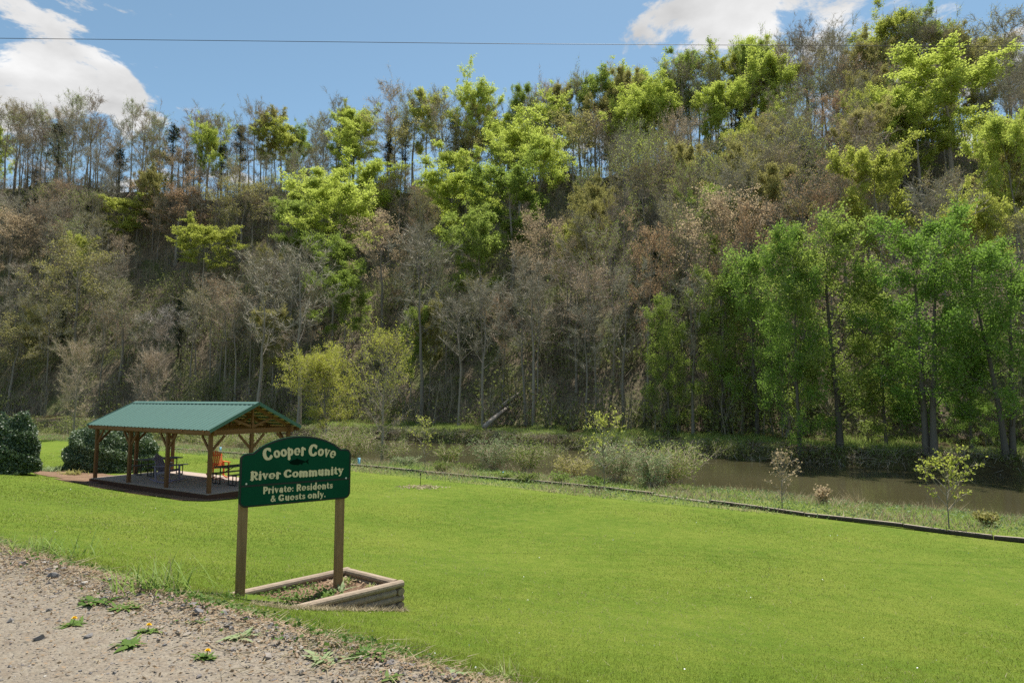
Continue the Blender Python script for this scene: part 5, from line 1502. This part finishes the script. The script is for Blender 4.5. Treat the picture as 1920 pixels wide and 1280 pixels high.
# plants in the planter
def planter_plant(u, v, label, seed, n, L, w, mat):
    rg = np.random.default_rng(seed); q = in_planter(u, v); g = Geo()
    for i in range(n):
        a = rg.uniform(0, 6.28); el = rg.uniform(.5, 1.3); d = np.array((math.cos(a) * math.cos(el), math.sin(a) * math.cos(el), math.sin(el)))
        blade_strip(g, rg.normal(0, .03, 3) * (1, 1, 0), d, L * rg.uniform(.6, 1.2), w, rg, .8)
    e = link('planter_plant', g.mesh('planter_plant', mat), None, (q[0], q[1], SOILZ - .01)); tag(e, label, 'plant', 'plants in the planter')
planter_plant(.42, .30, 'broad dark leaved plant in the middle of the planter', 95, 14, .16, .05, 'weed_leaf')
planter_plant(.30, .42, 'grey green plant beside the right sign post', 96, 12, .16, .03, 'grey_weed')
planter_plant(.62, .5, 'low green plant at the left of the planter', 97, 22, .11, .03, 'weed_leaf')
planter_plant(.75, .35, 'leafy plant near the left end of the planter', 98, 22, .11, .035, 'weed_leaf')
planter_plant(.12, .7, 'straggly grass in the right rear of the planter', 99, 30, .12, .010, 'wild_blade')
planter_plant(.12, .25, 'thin grass in the right front of the planter', 94, 24, .10, .009, 'wild_blade')
n = 700; U = rng.uniform(.05, .95, n); V_ = rng.uniform(.08, .92, n); q = np.array([in_planter(a, b) for a, b in zip(U, V_)])
g = Geo(); leaves(g, np.column_stack([q, SOILZ + rng.uniform(0, .02, n)]), .04, rng, .7); tag(link('planter_litter', g.mesh('planter_litter', 'litter')), 'dead leaves on the planter soil', 'leaf litter', None, 'stuff')
n = 900; U = rng.uniform(.35, 1, n); V_ = rng.uniform(.05, .95, n); q = np.array([in_planter(a, b) for a, b in zip(U, V_)])
g = Geo(); leaves(g, np.column_stack([q, SOILZ + rng.uniform(.01, .05, n)]), .035, rng, .5, .7); tag(link('planter_weeds', g.mesh('planter_weeds', 'weed_leaf')), 'small green weeds covering the left of the planter', 'weeds', None, 'stuff')
n = 1500; t_ = rng.uniform(-.02, 1.02, n); q = PL[0] * (1 - t_)[:, None] + PL[3] * t_[:, None]; dv = PL[3] - PL[0]; nv = np.array((-dv[1], dv[0])) / np.hypot(*dv)
nv = nv if nv @ (PL[0] - PL[1]) > 0 else -nv
q = q + nv * (.055 + np.abs(rng.normal(0, .07, n)))[:, None]
p = np.column_stack([q, hz(q[:, 0], q[:, 1]) + .012]); g = Geo(); slivers(g, p, p + rng.normal(0, .05, (n, 3)) * (1, 1, .5) + (0, 0, .025), .007, rng)
tag(link('planter_edge_straw', g.mesh('planter_edge_straw', 'straw')), 'dry trimmed grass along the front foot of the planter', 'straw', None, 'stuff')
# daffodil-like clumps in the mulch left of the pavilion
for k, (px, py, mat, label) in enumerate([(93, 884, 'grey_weed', 'blue green strap leaved clump in the mulch'), (132, 890, 'olive', 'yellowish low shrub in the mulch by the round shrub'), (112, 882, 'grey_weed', 'second blue green clump behind the yellowish shrub'), (68, 881, 'wild_blade', 'small green clump beside the big clipped shrub')]):
    rg = np.random.default_rng(200 + k); p = ground(px, py, 8); g = Geo()
    for i in range(120):
        a = rg.uniform(0, 6.28); el = rg.uniform(.5, 1.4); d = np.array((math.cos(a) * math.cos(el), math.sin(a) * math.cos(el), math.sin(el)))
        blade_strip(g, rg.normal(0, .22, 3) * (1, 1, 0), d, .42 * rg.uniform(.6, 1.2), .035, rg, .7)
    e = link('garden_plant', None, None, tuple(p)); tag(e, label, 'plant', 'garden plants in the mulch bed'); part('leaves', g, mat, e)
